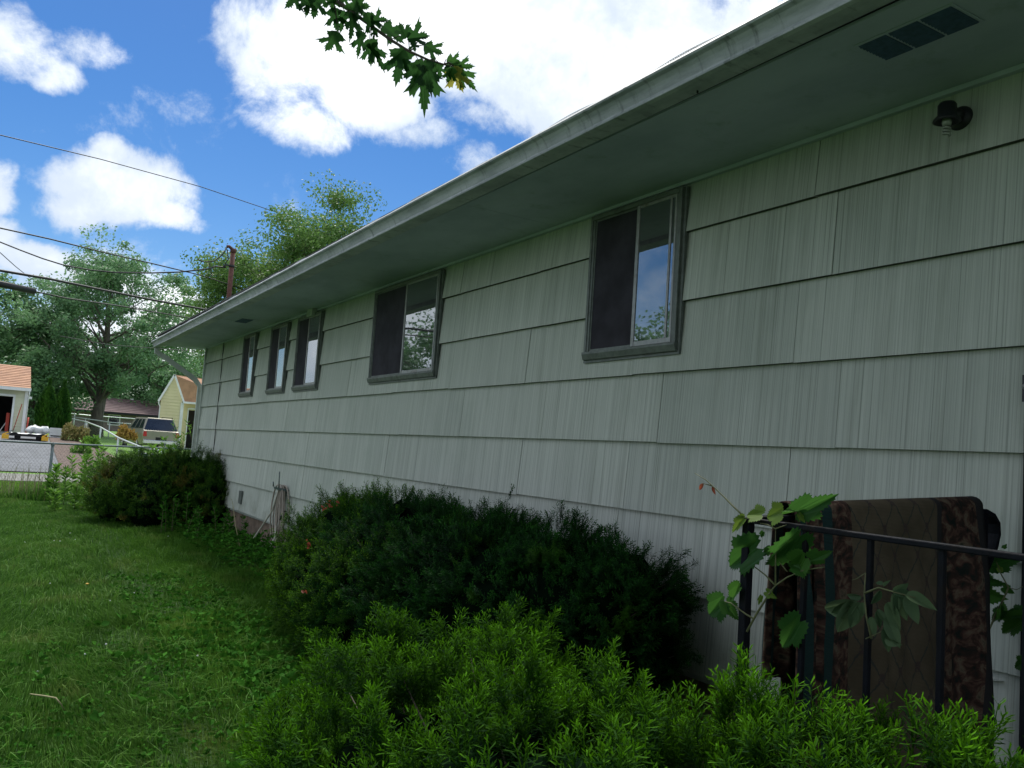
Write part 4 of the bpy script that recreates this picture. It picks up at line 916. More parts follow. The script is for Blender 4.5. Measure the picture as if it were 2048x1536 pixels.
def rosette2(n, box, size, seed, wid=1.0, zr=(.02, .09), nl=(3, 6), flat=(.1, .8)):
    rg = np.random.default_rng(seed); x = rg.uniform(box[0], box[1], n); y = rg.uniform(box[2], box[3], n); k = rg.integers(nl[0], nl[1], n)
    X = np.repeat(x, k)+rg.normal(0, .012, k.sum()); Y = np.repeat(y, k)+rg.normal(0, .012, k.sum()); Z = terr(X, Y)+np.repeat(rg.uniform(*zr, n), k)
    a = rg.uniform(0, 2*PI, k.sum()); D = np.stack([np.cos(a), np.sin(a), rg.uniform(*flat, k.sum())], -1)
    S = np.repeat(size*rg.uniform(.5, 1.4, n), k)*rg.uniform(.7, 1.2, k.sum()); return leaves8(np.stack([X, Y, Z], -1), D, S, np.clip(np.repeat(rg.normal(.5, .25, n), k)+rg.normal(0, .1, k.sum()), 0, 1), wid)
parts = [rosette2(2000, (-3.3, -1.3, 3.4, 6.5), .022, 5, 1.3, (.03, .075)), rosette2(170, (-3.3, -1.4, 3.5, 7.5), .055, 6), rosette2(800, (-2.2, -1.2, 6, 9.5), .028, 7, 1.4), rosette2(700, (-.9, -.1, 8, 13.5), .045, 8, 1.0, (.03, .2)), rosette2(300, (-1.9, -1.3, 4.5, 7.5), .045, 9, 1.0, (.03, .12)), rosette2(350, (-.6, -.08, 8.0, 11.5), .055, 10, .8, (.05, .25))]
V, F, T, rd = merge(parts)
tag(link('lawn_weeds', npmesh('lawn_weeds', V, F, M['broad'], {'rnd': rd})), 'clover and broad leaved weeds spread through the lawn', 'weeds', kind='stuff')
# white clover heads, dandelion, dry stem
cw = MB(); rq = random.Random(5)
for px, py in ((140, 1067), (108, 1082), (120, 1083), (268, 1187), (75, 1345), (125, 1345), (170, 1310), (100, 1168), (212, 1290), (395, 1313), (336, 1073), (50, 1085), (437, 1080), (220, 1203), (150, 1080)):
    p = hit(px, py, 2, .06); cw.lathe((p[0], p[1], .05+.015), [(0, -.005), (.005, -.004), (.007, 0), (.005, .005), (0, .006)], 7)
tag(cw.build('clover_flowers', M['white']), 'small white clover heads dotted over the lawn', 'flowers', kind='stuff')
dp = hit(174, 1169, 2, .07); dn = thing('dandelion', 'single yellow dandelion flower in the left half of the lawn', 'flower', (dp[0], dp[1], 0))
MB().tube([(dp[0], dp[1], 0), (dp[0], dp[1], .07)], .002, 5).build('stem', M['vinestem'], dn)
MB().lathe((dp[0], dp[1], .07), [(0, 0), (.010, .002), (.018, .008), (.012, .012), (0, .013)], 12).build('flower_head', M['yel'], dn)
sp_ = [Vector(hit(px, py, 2, z)) for px, py, z in ((60, 1388, .08), (90, 1392, .13), (112, 1396, .14), (122, 1408, .12), (130, 1422, .06))]
tag(MB().tube(sp_, [.0035, .004, .004, .0035, .002], 5).build('fallen_stalk', M['straw']), 'pale dry bent stem lying on the lawn at lower left', 'stem')

# ------------------------------------------------------------------ hose on its hanger
HY, HZ = 10.85, .93
hg = MB(); hg.box((-.035, HY-.13, HZ-.10), (-.026, HY+.13, HZ-.02)); hg.add([(-.035, HY-.12, HZ-.02), (-.16, HY-.12, HZ+.0), (-.16, HY+.12, HZ+.0), (-.035, HY+.12, HZ-.02), (-.035, HY-.12, HZ-.05), (-.15, HY-.12, HZ-.03), (-.15, HY+.12, HZ-.03), (-.035, HY+.12, HZ-.05)], [(0, 1, 2, 3), (7, 6, 5, 4), (0, 4, 5, 1), (2, 6, 7, 3), (1, 5, 6, 2)])
hg.tube([(-.16, HY-.12, HZ), (-.17, HY-.13, HZ+.20)], .007, 6).tube([(-.16, HY+.12, HZ), (-.165, HY+.125, HZ+.06)], .009, 6).build('hose_hanger', M['galv'], house)
rh = random.Random(2); hs_ = MB()
for k in range(9):
    y0 = HY-.09+.022*k; dep = rh.uniform(.55, .80); wv_ = rh.uniform(.06, .16); xo = -.07-.012*(k % 4)
    pts = []
    for i in range(25):
        a = 2*PI*i/24; s_ = math.sin(a/2); c_ = math.cos(a)
        zz = HZ+.025-dep*(1-math.cos(a))/2; yy_ = y0+wv_*math.sin(a)*(1+.5*(1-math.cos(a))/2)
        pts.append((xo-.02*math.sin(a+k), yy_, max(.10, zz)))
    hs_.tube(pts, .0095, 6, False)
hs = hs_.build('garden_hose', M['hose']); tag(hs, 'faded tan garden hose looped over the hanger on the wall', 'garden hose')
e = [Vector((-.12, HY-.02, HZ+.03)), Vector(hit(545, 1020, 0, -.16)), Vector(hit(522, 1055, 0, -.22)), Vector(hit(502, 1085, 0, -.3)), Vector(hit(495, 1105, 0, -.34))]
MB().tube(e, .011, 7).build('loose_end', M['hose2'], hs)
e = [Vector((-.13, HY-.05, .45)), Vector(hit(550, 1075, 0, -.2)), Vector(hit(535, 1100, 0, -.28))]
MB().tube(e, .010, 7).build('loose_end', M['hose2'], hs)

# ------------------------------------------------------------------ vines on the railing
def vine(name, label, stems, lvs, cat='vine'):
    base = stems[0][0]; t_ = thing(name, label, cat, (base[0], base[1], 0))
    mb = MB()
    for pts, r in [(s[0:-1] if isinstance(s[-1], float) else s, s[-1] if isinstance(s[-1], float) else .003) for s in stems]:
        mb.tube([tuple(p) for p in pts], [r*(1-.6*i/max(1, len(pts)-1)) for i in range(len(pts))], 6)
    mb.build('stem', M['vinestem'], t_)
    rv = random.Random(len(label))
    for (me, b, tp_, wd, rl_) in lvs: place_leaf(me, b, tp_, wd, t_, roll=rl_)
    return t_
gl_ = [leaf_mesh('leaf', GRAPE, M['vineleaf'], .28, .9, .2), leaf_mesh('leaf', GRAPE, M['vineleaf'], .5, 1.2, .7), leaf_mesh('leaf', GRAPE, M['vineleaf'], .12, .7, .45)]
gy = leaf_mesh('leaf', GRAPE, M['vineyoung'], .3, .4, .4); gr_ = leaf_mesh('leaf', OVATE, M['redleaf'], .5, .8, .3)
Q = lambda x, y, pl=-1.42: hit(1450+x/3.413, 970+y/3.413, 0, pl)         # points near the plane of the front railing
Qb = lambda x, y, yy=1.70: hit(1450+x/3.413, 970+y/3.413, 1, yy)
stA = [Q(150, 1000), Q(215, 880), Q(290, 760), Q(345, 685), Q(425, 630), Q(540, 580), Q(680, 560), .0035]
stB = [Q(345, 685), Q(270, 610), Q(165, 530), .003]; stC = [Q(345, 685), Q(345, 500), Q(345, 300), .0028]
stD = [Q(130, 215), Q(60, 150), Q(0, 88), Q(-70, 20), Q(-130, -35), Q(-205, -80), .003]; stE = [Q(-90, 5), Q(-145, -10), Q(-170, 10), .002]
stF = [Q(200, 915), Q(140, 880), Q(40, 805), Q(-30, 790), .003]; stG = [Q(425, 590), Q(370, 525), .002]
stH = [Q(345, 300), Q(290, 270), Q(240, 262), .0022]; stI = [Q(345, 300), Q(420, 272), .0022]; stJ = [Q(510, 250), Q(505, 170), .0022]
A_, B_, D_ = gl_
lv = [(A_, Q(505, 175), Q(735, 95), .55, .2), (B_, Q(505, 175), Q(370, 140), .75, .9), (gy, Q(250, 205), Q(135, 195), .8, .5), (gy, Q(385, 190), Q(270, 215), .95, .4), (gy, Q(130, 235), Q(30, 325), .5, .7), (A_, Q(215, 430), Q(-60, 560), .55, .3), (A_, Q(505, 350), Q(285, 630), .5, -.5), (B_, Q(545, 500), Q(420, 620), .8, .3),
      (D_, Q(585, 500), Q(720, 470), .6, .4), (D_, Q(540, 600), Q(425, 500), .6, .6), (A_, Q(-10, 800), Q(-160, 900), .7, .2), (B_, Q(100, 700), Q(-20, 800), .5, .6), (B_, Q(10, 800), Q(75, 915), .8, .2), (A_, Q(510, 935), Q(330, 1130), .55, .3), (gy, Q(285, 730), Q(350, 775), .6, .2), (D_, Q(305, 435), Q(240, 490), .5, .3),
      (B_, Q(260, 320), Q(240, 365), .6, .2), (gy, Q(250, 760), Q(225, 825), .4, .2), (gr_, Q(-145, -10), Q(-185, 40), .8, .3), (gr_, Q(-85, 10), Q(-70, 65), .8, .3), (gy, Q(510, 200), Q(545, 260), .5, .4)]
vine('grape_vine', 'wild grape vine climbing the corner post of the black railing with big toothed leaves', [stA, stB, stC, stD, stE, stF, stG, stH, stI, stJ], lv)
W = lambda x, y: hit(1450+x/3.413, 970+y/3.413, 0, -.16)
s1_ = [W(1840, 900), W(1900, 780), W(1935, 700), W(1880, 600), W(1850, 520), .004]; s2_ = [W(1935, 700), W(1990, 715), W(2040, 690), .002]; s3_ = [W(1840, 900), W(1800, 1000), W(1790, 1300), .004]
lv = [(A_, W(1800, 545), W(2040, 520), .5, .6), (B_, W(1790, 530), W(1680, 480), .9, .4), (A_, W(1740, 640), W(1910, 690), .5, .3), (B_, W(1700, 720), W(1890, 790), .9, .3), (D_, W(1900, 700), W(1970, 740), .8, .2), (A_, W(2040, 870), W(1890, 860), .6, .4), (B_, W(2060, 920), W(1820, 1000), .5, .3), (A_, W(1900, 860), W(1790, 930), .6, .5), (D_, W(2060, 1210), W(1960, 1250), .9, .2), (gy, W(1880, 590), W(1860, 540), .7, .2), (B_, W(1880, 900), W(1920, 800), .9, .8), (D_, W(1800, 500), W(1830, 440), .8, .5), (D_, W(1900, 430), W(1925, 405), .8, .5)]
vine('grape_vine', 'leafy grape vine growing between the curled rail end and the wall', [s1_, s2_, s3_], lv)
# wilted sprig caught on the second baluster
ov = [leaf_mesh('leaf', OVATE, M['wilt'], .4, 1.2, .2), leaf_mesh('leaf', OVATE, M['wilt'], .7, .8, .8), leaf_mesh('leaf', OVATE, M['wilt'], .2, .5, .5)]
wl = [((1080, 680), (1020, 650)), ((1080, 690), (1120, 650)), ((1150, 730), (1250, 685)), ((1150, 730), (1290, 745)), ((1240, 745), (1430, 830)), ((1240, 750), (1315, 950)), ((1180, 740), (1215, 930)), ((1150, 740), (1180, 900)), ((1040, 850), (1120, 950)), ((1040, 860), (1060, 980)), ((1110, 800), (1190, 990)), ((1100, 900), (1195, 1110)), ((1100, 960), (1120, 1150)), ((900, 790), (640, 890)), ((880, 800), (720, 900)), ((860, 830), (790, 860)), ((870, 780), (770, 1040)), ((920, 800), (850, 990)), ((930, 760), (800, 780)), ((940, 800), (935, 900)), ((900, 840), (880, 950)), ((1060, 720), (1010, 840)), ((1090, 1050), (1190, 1100)), ((1000, 900), (1010, 1040))]
tW = vine('wilted_sprig', 'drooping wilted leafy sprig caught on the baluster in front of the rug', [[Q(1000, 1050), Q(965, 900), Q(950, 740), Q(960, 600), .003], [Q(950, 740), Q(1050, 700), Q(1170, 735), Q(1300, 770), .003], [Q(960, 600), Q(900, 640), Q(865, 650), .0015], [Q(960, 1050), Q(1080, 995), .0015]],
     [(ov[i % 3], Q(*b), Q(*t2), random.Random(i).uniform(.75, 1.15), random.Random(i).uniform(-.6, .6)) for i, (b, t2) in enumerate(wl)], 'sprig')

# ------------------------------------------------------------------ near wire fence
fence = thing('wire_fence', 'weathered chain link fence with dark top rail across the end of the lawn', 'fence', (-2.1, 20, 0))
fp = [hit(px, py, 2, 1.15) for px, py in ((-330, 868), (0, 882), (106, 887), (220, 892), (320, 896))]; fp.append(fp[-1]+(fp[-1]-fp[-2])*1.2)
for a in fp: a[2] = 1.15
MB().tube([tuple(p) for p in fp], .021, 8).build('top_rail', M['galv'], fence)
for px in (-260, 106, 330):
    p = hit(px, 887 if px > 0 else 871, 2, 1.15) if px != 106 else fp[2]
    MB().tube([(p[0], p[1], -.1), (p[0], p[1], 1.13)], .030, 10).lathe((p[0], p[1], 1.13), [(.033, -.04), (.036, 0), (.03, .03), (0, .05)], 10).build('post', M['galv'], fence)
wm = MB(); poly = [np.array(p) for p in fp]
seg = [0]; 
for a, b in zip(poly[:-1], poly[1:]): seg.append(seg[-1]+np.linalg.norm((b-a)[:2]))
def fpt(s, z):
    s = min(max(s, 0), seg[-1]-1e-6); i = max(k for k in range(len(seg)-1) if seg[k] <= s); u = (s-seg[i])/(seg[i+1]-seg[i]); p = poly[i]*(1-u)+poly[i+1]*u; return (p[0], p[1]-.03, z)
Hf = 1.10; s = -Hf
while s < seg[-1]:
    for d in (1, -1):
        a, b = (s, s+Hf) if d > 0 else (s+Hf, s); 
        if 0 <= a <= seg[-1] and 0 <= b <= seg[-1]:
            p, q = Vector(fpt(a, .02)), Vector(fpt(b, .02+Hf)); wm.add([p+Vector((0, 0, -.0018)), p+Vector((0, 0, .0018)), q+Vector((0, 0, .0018)), q+Vector((0, 0, -.0018))], [(0, 1, 2, 3)])
    s += .085
tag(wm.build('wire_mesh', simple('dull_fence_wire', (.09, .10, .10), .7, 0, .2, 9), fence), kind='stuff')

# ------------------------------------------------------------------ white fences behind
def wfence(label, pts, hgt, posts, mesh=True, wm_='galvw', sp=.3):
    f_ = thing('white_fence', label, 'fence', tuple(pts[0][:2])+(0,))
    tops = [(p[0], p[1], float(terr(p[0], p[1]))+hgt) for p in pts]
    MB().tube(tops, .035, 6).build('top_rail', M[wm_], f_)
    for u in posts:
        i = min(int(u), len(pts)-2); k = u-i; x = pts[i][0]*(1-k)+pts[i+1][0]*k; y = pts[i][1]*(1-k)+pts[i+1][1]*k; z = float(terr(x, y)); zt2 = tops[i][2]*(1-k)+tops[i+1][2]*k
        MB().tube([(x, y, z-.1), (x, y, zt2)], .035, 6).build('post', M[wm_], f_)
    if mesh:
        mb = MB()
        for a, b in zip(tops[:-1], tops[1:]):
            a, b = np.array(a), np.array(b); L = np.linalg.norm(b-a); n = int(L/sp)
            for i in range(n):
                u0, u1 = i/n, (i+2)/n
                for (c0, c1) in ((u0, min(1, u1)), (min(1, u1), u0)):
                    p = a+(b-a)*c0; q = a+(b-a)*c1; zz = float(terr(p[0], p[1]))
                    mb.add([(p[0], p[1], zz), (p[0], p[1], zz+.012), (q[0], q[1], q[2]+.006), (q[0], q[1], q[2]-.006)], [(0, 1, 2, 3)])
        tag(mb.build('wire_mesh', M[wm_], f_), kind='stuff')
wfence('upper white railed fence in front of the brown roofed house', [(-.3, 72), (3, 73), (9.5, 74)], 1.17, [0, .7, 1.55, 1.9], False)
wfence('lower white railed fence crossing the bright lawn behind the parked car', [(.45, 60), (3.3, 60.5), (8, 61)], 1.0, [0, .45, .95, 1.5], False)
wfence('white chain link fence sagging down beside the mulch bed', [(-.55, 61), (.45, 60), (.95, 50), (1.05, 44), (1.25, 39), (1.4, 34), (1.7, 31)], .92, [0, 1, 2, 3, 4, 5, 6], True, 'galvw', .16)

# ------------------------------------------------------------------ buildings behind
def lap_wall(name, y, x0, x1, z0, ztop, mt, parent, step=.16, hole=None):
    """courses of lap siding on a wall facing -y, each board a part; ztop may depend on x through a pair of gable lines"""
    z = z0
    while z < ztop(None)-.02:
        spans = ztop(z+step*.5)
        for a, b in spans:
            a = max(a, x0); b = min(b, x1)
            if b-a < .05: continue
            pieces = [(a, b)]
            if hole and z+step*.5 < hole[2]: pieces = [(a, min(b, hole[0])), (max(a, hole[1]), b)]
            for p, q in pieces:
                if q-p > .04: MB().add([(p, y-.035, z), (q, y-.035, z), (q, y-.012, z+step), (p, y-.012, z+step), (p, y, z), (q, y, z), (q, y, z+step), (p, y, z+step)], [(0, 1, 2, 3), (0, 4, 5, 1), (0, 3, 7, 4), (1, 5, 6, 2), (4, 7, 6, 5)]).build(name, mt, parent)
        z += step
def shingle_slope(parent, a, b, c_, d, mt, n=9, name='shingle_course'):
    a, b, c_, d = [np.array(p, float) for p in (a, b, c_, d)]          # a-b eave, d-c ridge
    nrm = unit(np.cross(b-a, d-a)); nrm = nrm if nrm[2] > 0 else -nrm
    for k in range(n):
        u0, u1 = k/n, (k+1)/n; p0, p1 = a+(d-a)*u0, b+(c_-b)*u0; q0, q1 = a+(d-a)*u1, b+(c_-b)*u1
        MB().add([p0+nrm*.03, p1+nrm*.03, q1+nrm*.006, q0+nrm*.006, p0, p1], [(0, 1, 2, 3), (0, 4, 5, 1)]).build(name, mt, parent)
# cream garage at the left edge
gx1 = -2.0; gy0 = 46.0; gz0 = 1.10; ez = 3.20
gar = thing('garage', 'cream sided garage with orange brown roof and open dark door at the left edge', 'garage', (-5, gy0, gz0))
rect = lambda z: [(-9, gx1)] if z is not None else ez
lap_wall('siding_board', gy0, -9, gx1, gz0, rect, M['cream'], gar, .15, (-7.4, -2.55, gz0+1.65))
w_ = MB(); w_.box((-9, gy0+.001, gz0+1.66), (gx1, gy0+.1, ez)); w_.box((-2.55, gy0+.001, gz0-.2), (gx1, gy0+.1, gz0+1.66)); w_.box((-9, gy0+.001, gz0-.2), (-7.4, gy0+.1, gz0+1.66)); w_.box((gx1-.1, gy0+.101, gz0-.2), (gx1, gy0+6.4, ez)); w_.box((-9, gy0+.101, gz0-.2), (-8.9, gy0+6.4, ez)); w_.box((-9, gy0+6.4, gz0-.2), (gx1, gy0+6.5, ez))
w_.add([(gx1-.05, gy0, ez), (gx1-.05, gy0+6.5, ez), (gx1-.05, gy0+3.1, 4.32)], [(0, 1, 2)]); w_.build('wall', M['cream'], gar)
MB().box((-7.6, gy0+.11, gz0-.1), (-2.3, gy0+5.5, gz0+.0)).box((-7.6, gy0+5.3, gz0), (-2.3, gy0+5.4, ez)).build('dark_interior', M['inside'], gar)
MB().box((-2.56, gy0-.06, gz0), (-2.47, gy0-.0355, gz0+1.66)).box((-7.5, gy0-.06, gz0+1.661), (-2.47, gy0-.0355, gz0+1.76)).build('door_trim', M['white'], gar)
MB().box((gx1-.10, gy0-.07, gz0), (gx1+.02, gy0-.037, ez-.15)).build('corner_trim', M['white'], gar)
shingle_slope(gar, (-9.3, gy0-.35, ez-.02), (gx1+.10, gy0-.35, ez-.02), (gx1+.10, gy0+3.1, 4.38), (-9.3, gy0+3.1, 4.38), M['shingle'], 13)
MB().add([(-9.3, gy0-.35, ez-.06), (gx1+.10, gy0-.35, ez-.06), (gx1+.10, gy0+3.1, 4.34), (-9.3, gy0+3.1, 4.34), (-9.3, gy0+6.8, ez-.06), (gx1+.1, gy0+6.8, ez-.06)], [(0, 1, 2, 3), (3, 2, 5, 4)]).build('roof', M['shingle'], gar)
MB().box((-9.3, gy0-.47, ez-.15), (gx1+.12, gy0-.36, ez-.01)).build('gutter', M['white'], gar)
MB().tube([(gx1+.06, gy0-.42, ez-.15), (gx1+.06, gy0-.4, ez-.3), (gx1+.05, gy0-.06, ez-.5), (gx1+.05, gy0-.05, gz0)], .035, 6).build('downspout', M['white'], gar)
MB().box((gx1+.021, gy0-.1, ez-.50), (gx1+.2, gy0+.05, ez-.38)).build('eave_lamp', M['white'], gar)
# yellow shed
sx0, sx1, sy = 4.45, 5.55, 50.0; sz0 = float(terr(5, 50))-.05; se = 3.38; pk = 4.72; pxm = 5.02
shed = thing('shed', 'yellow sided shed with orange roof and white trim behind the parked car', 'shed', (6, sy, sz0))
def gab(z):
    if z is None: return pk
    if z < se: return [(sx0, sx1)]
    k = (z-se)/(pk-se); return [(sx0+(pxm-sx0)*k, sx1-(sx1-pxm)*k)]
lap_wall('siding_board', sy, sx0, sx1, sz0, gab, M['yellow'], shed, .17)
MB().add([(sx0, sy+.001, sz0-.2), (sx1, sy+.001, sz0-.2), (sx1, sy+.001, se), (pxm, sy+.001, pk), (sx0, sy+.001, se), (sx0+.9, sy+4, sz0-.2), (sx0+.9, sy+4, se)], [(0, 1, 2, 3, 4), (0, 4, 6, 5)]).build('wall', M['yellow'], shed)
# front wing wall to the right, set back slightly, with dark doorway
def rw_(z): return [(sx1+.1, 9.5)] if z is not None else se-.12
lap_wall('siding_board', sy+.25, sx1+.1, 9.5, sz0, rw_, M['yellow'], shed, .17, (5.98, 6.75, 2.95))
MB().box((sx1+.1, sy+.251, 2.97), (9.5, sy+.35, se-.1)).box((sx1+.1, sy+.251, sz0-.2), (5.98, sy+.35, 2.97)).box((6.75, sy+.251, sz0-.2), (9.5, sy+.35, 2.97)).build('wall', M['yellow'], shed)
MB().box((5.8, sy+1.2, sz0-.1), (9.4, sy+1.3, 3.2)).box((5.8, sy+.36, sz0-.1), (9.4, sy+1.2, sz0)).build('dark_interior', M['inside'], shed)
MB().box((5.93, sy+.19, sz0), (5.985, sy+.213, 2.97)).box((6.745, sy+.19, sz0), (6.80, sy+.213, 2.97)).box((5.93, sy+.19, 2.971), (6.80, sy+.213, 3.03)).build('door_trim', M['white'], shed)
MB().box((sx1-.06, sy-.06, sz0), (sx1+.10, sy-.037, se-.1)).build('corner_trim', M['white'], shed)
MB().bar((sx0-.13, sy-.08, se-.12), (pxm, sy-.08, pk+.06), .10, .035, (0, 1, 0)).bar((sx1+.10, sy-.08, se-.1), (pxm, sy-.08, pk+.06), .10, .035, (0, 1, 0)).build('rake_trim', M['white'], shed)
shingle_slope(shed, (sx1+.05, sy-.1, se-.02), (9.8, sy-.1, se-.02), (9.8, sy+2.0, pk+.03), (pxm+.02, sy-.1, pk+.06), M['shingle'], 11)
MB().add([(sx0-.12, sy-.09, se-.1), (pxm, sy-.09, pk+.04), (pxm+.9, sy+4, pk+.02), (sx0+.78, sy+4, se-.1), (sx1+.05, sy-.09, se-.06), (9.8, sy-.09, se-.06), (9.8, sy+2, pk)], [(0, 1, 2, 3), (1, 4, 5, 6)]).build('roof', M['shingle'], shed)
MB().box((sx1+.03, sy-.2, se-.13), (9.8, sy-.11, se-.02)).build('gutter', M['white'], shed)
MB().tube([(sx0-.1, sy-.06, se-.1), (sx0-.1, sy-.06, se-.25), (sx0-.02, sy-.05, se-.4), (sx0-.02, sy-.05, sz0)], .03, 6).build('downspout', M['white'], shed)
# brown roofed house
bh = thing('house', 'low brick house with long brown roof far behind the white fence', 'house', (7, 82, 1.4))
bz = float(terr(5, 80))
MB().box((2.0, 80, bz-.3), (13, 88, 3.15)).build('wall', M['brick'], bh)
shingle_slope(bh, (1.2, 79.4, 3.05), (14, 79.4, 3.05), (14, 83.5, 4.35), (4.4, 83.5, 4.35), M['dshingle'], 9)
MB().add([(1.2, 79.4, 3.0), (14, 79.4, 3.0), (14, 83.5, 4.3), (4.4, 83.5, 4.3), (14, 88.6, 3.0), (1.2, 88.6, 3.0)], [(0, 1, 2, 3), (3, 2, 4, 5), (0, 3, 5)]).build('roof', M['dshingle'], bh)
MB().box((1.3, 79.3, 2.9), (14, 79.39, 3.04)).build('fascia', M['inside'], bh)
for x in (5.55, 8.6):
    wd_ = MB().box((x-.48, 79.93, 1.95), (x+.48, 79.995, 2.85)).build('window', M['white'], bh)
    MB().box((x-.40, 79.91, 2.03), (x+.40, 79.929, 2.77)).build('pane', M['carglass'], wd_)
for x in (7.2, 8.9): MB().box((x-.12, 83.3, 4.34), (x+.12, 83.5, 4.5)).build('roof_vent', M['white'], bh)

# ------------------------------------------------------------------ parked car
cx_, cy_ = 4.02, 46.0; cz_ = float(terr(3.9, 47))-.13
car = thing('parked_car', 'tan silver sport utility car seen from behind, parked before the yellow shed', 'car', (cx_, cy_, cz_))
yaw = math.radians(7)
def cw_(x, y, z): return (cx_+x*math.cos(yaw)-y*math.sin(yaw), cy_+x*math.sin(yaw)+y*math.cos(yaw), cz_+z)
def loft(secs, name, mt, parent, n_close=True, bev=0):
    mb = MB(); k = len(secs[0]); vs = [cw_(*p) for s_ in secs for p in s_]
    mb.add(vs, [(i*k+j, i*k+(j+1) % k, (i+1)*k+(j+1) % k, (i+1)*k+j) for i in range(len(secs)-1) for j in range(k)], False)
    mb.add([cw_(*p) for p in secs[0]], [tuple(range(k))]); mb.add([cw_(*p) for p in secs[-1]], [tuple(range(k))])
    o = mb.build(name, mt, parent); 
    me = o.data; bm = bmesh.new(); bm.from_mesh(me); bmesh.ops.remove_doubles(bm, verts=bm.verts, dist=1e-4); bmesh.ops.recalc_face_normals(bm, faces=bm.faces); bm.to_mesh(me); bm.free()
    if bev: b = o.modifiers.new('b', 'BEVEL'); b.width = bev; b.segments = 3; b.limit_method = 'ANGLE'
    return o
def sec(y, hw, z0, z1, top): return [(-hw*.96, y, z0), (-hw, y, z0+.25), (-hw, y, z1-.18), (-top, y, z1), (top, y, z1), (hw, y, z1-.18), (hw, y, z0+.25), (hw*.96, y, z0)]
body = loft([sec(0, .86, .40, 1.06, .80), sec(.10, .91, .36, 1.10, .86), sec(2.2, .93, .32, 1.10, .88), sec(3.5, .91, .34, 1.08, .84), sec(4.45, .86, .38, 1.0, .72), sec(4.6, .78, .45, .85, .62)], 'body', M['suv'], car, bev=.05)
def cs(y, z, hw): return [(-hw, y, z), (hw, y, z)]
cab = MB(); cab_v = [(-.85, .12, 1.08), (.85, .12, 1.08), (-.85, 3.35, 1.08), (.85, 3.35, 1.08), (-.66, .42, 1.72), (.66, .42, 1.72), (-.66, 2.45, 1.74), (.66, 2.45, 1.74)]
cab.add([cw_(*p) for p in cab_v], [(0, 1, 5, 4), (2, 6, 7, 3), (0, 4, 6, 2), (1, 3, 7, 5), (4, 5, 7, 6)]); o = cab.build('cabin', M['suv'], car, .07)
def panel(pts, name, mt, parent, off):
    p = [Vector(cw_(*q)) for q in pts]; nrm = (p[1]-p[0]).cross(p[2]-p[0]).normalized(); cc = sum(p, Vector())/len(p)
    if nrm.dot(cc-Vector(cw_(0, 1.7, 1.2))) < 0: nrm = -nrm
    vs = [q+nrm*off for q in p]+[q-nrm*.01 for q in p]; n = len(p)
    return MB().add(vs, [tuple(range(n))]+[(i, (i+1) % n, n+(i+1) % n, n+i) for i in range(n)]).build(name, mt, parent)
def lerp(a, b, u): return tuple(x*(1-u)+y*u for x, y in zip(a, b))
def onface(a, b, c_, d, u, v): return lerp(lerp(a, b, u), lerp(d, c_, u), v)
q = (cab_v[0], cab_v[1], cab_v[5], cab_v[4]); panel([onface(*q, u, v) for u, v in ((.02, .03), (.98, .03), (.95, .92), (.05, .92))], 'rear_window', M['carglass'], car, .012)
for s_, q in ((1, (cab_v[0], cab_v[2], cab_v[6], cab_v[4])), (2, (cab_v[1], cab_v[3], cab_v[7], cab_v[5]))):
    for u0, u1, v0 in ((.05, .27, 0), (.31, .52, 0), (.56, .80, 0)): panel([onface(*q, u, v) for u, v in ((u0, .14), (u1, .14), (u1-.02, .86), (u0+.02, .86))], 'side_window', M['carglass'], car, .012)
for s_ in (-1, 1):
    panel([(s_*.70, -.005, .78), (s_*.87, .0, .78), (s_*.86, .0, 1.02), (s_*.72, -.005, 1.02)], 'tail_light', M['redlamp'], car, .03)
    MB().bar(cw_(s_*.60, .5, 1.78), cw_(s_*.60, 2.3, 1.80), .035, .03).bar(cw_(s_*.60, .5, 1.72), cw_(s_*.60, .5, 1.78), .03, .03).bar(cw_(s_*.60, 2.3, 1.73), cw_(s_*.60, 2.3, 1.80), .03, .03).build('roof_rail', M['tyre'], car)
    for y in (.95, 3.75):
        c0 = Vector(cw_(s_*.80, y, .36)); ax = Vector(cw_(1, 0, 0))-Vector(cw_(0, 0, 0)); 
        wh = MB().tube([c0-ax*.11, c0-ax*.08, c0+ax*.08, c0+ax*.11], [.30, .36, .36, .30], 20).build('wheel', M['tyre'], car)
        MB().tube([c0+ax*s_*.09, c0+ax*s_*.125], [.22, .19], 16).build('rim', M['chrome'], wh)
    MB().add([cw_(s_*.94, 2.75, 1.12), cw_(s_*1.12, 2.72, 1.12), cw_(s_*1.12, 2.72, 1.27), cw_(s_*.94, 2.75, 1.27), cw_(s_*.94, 2.85, 1.12), cw_(s_*1.1, 2.85, 1.12), cw_(s_*1.1, 2.85, 1.27), cw_(s_*.94, 2.85, 1.27)], [(0, 1, 2, 3), (4, 7, 6, 5), (0, 4, 5, 1), (1, 5, 6, 2), (2, 6, 7, 3)]).build('mirror', M['tyre'], car)
MB().bar(cw_(-.88, -.07, .52), cw_(.88, -.07, .52), .14, .20).build('bumper', M['chrome'], car, .03)
panel([(-.26, -.01, .62), (.26, -.01, .62), (.26, -.01, .76), (-.26, -.01, .76)], 'plate_recess', M['tyre'], car, .012)

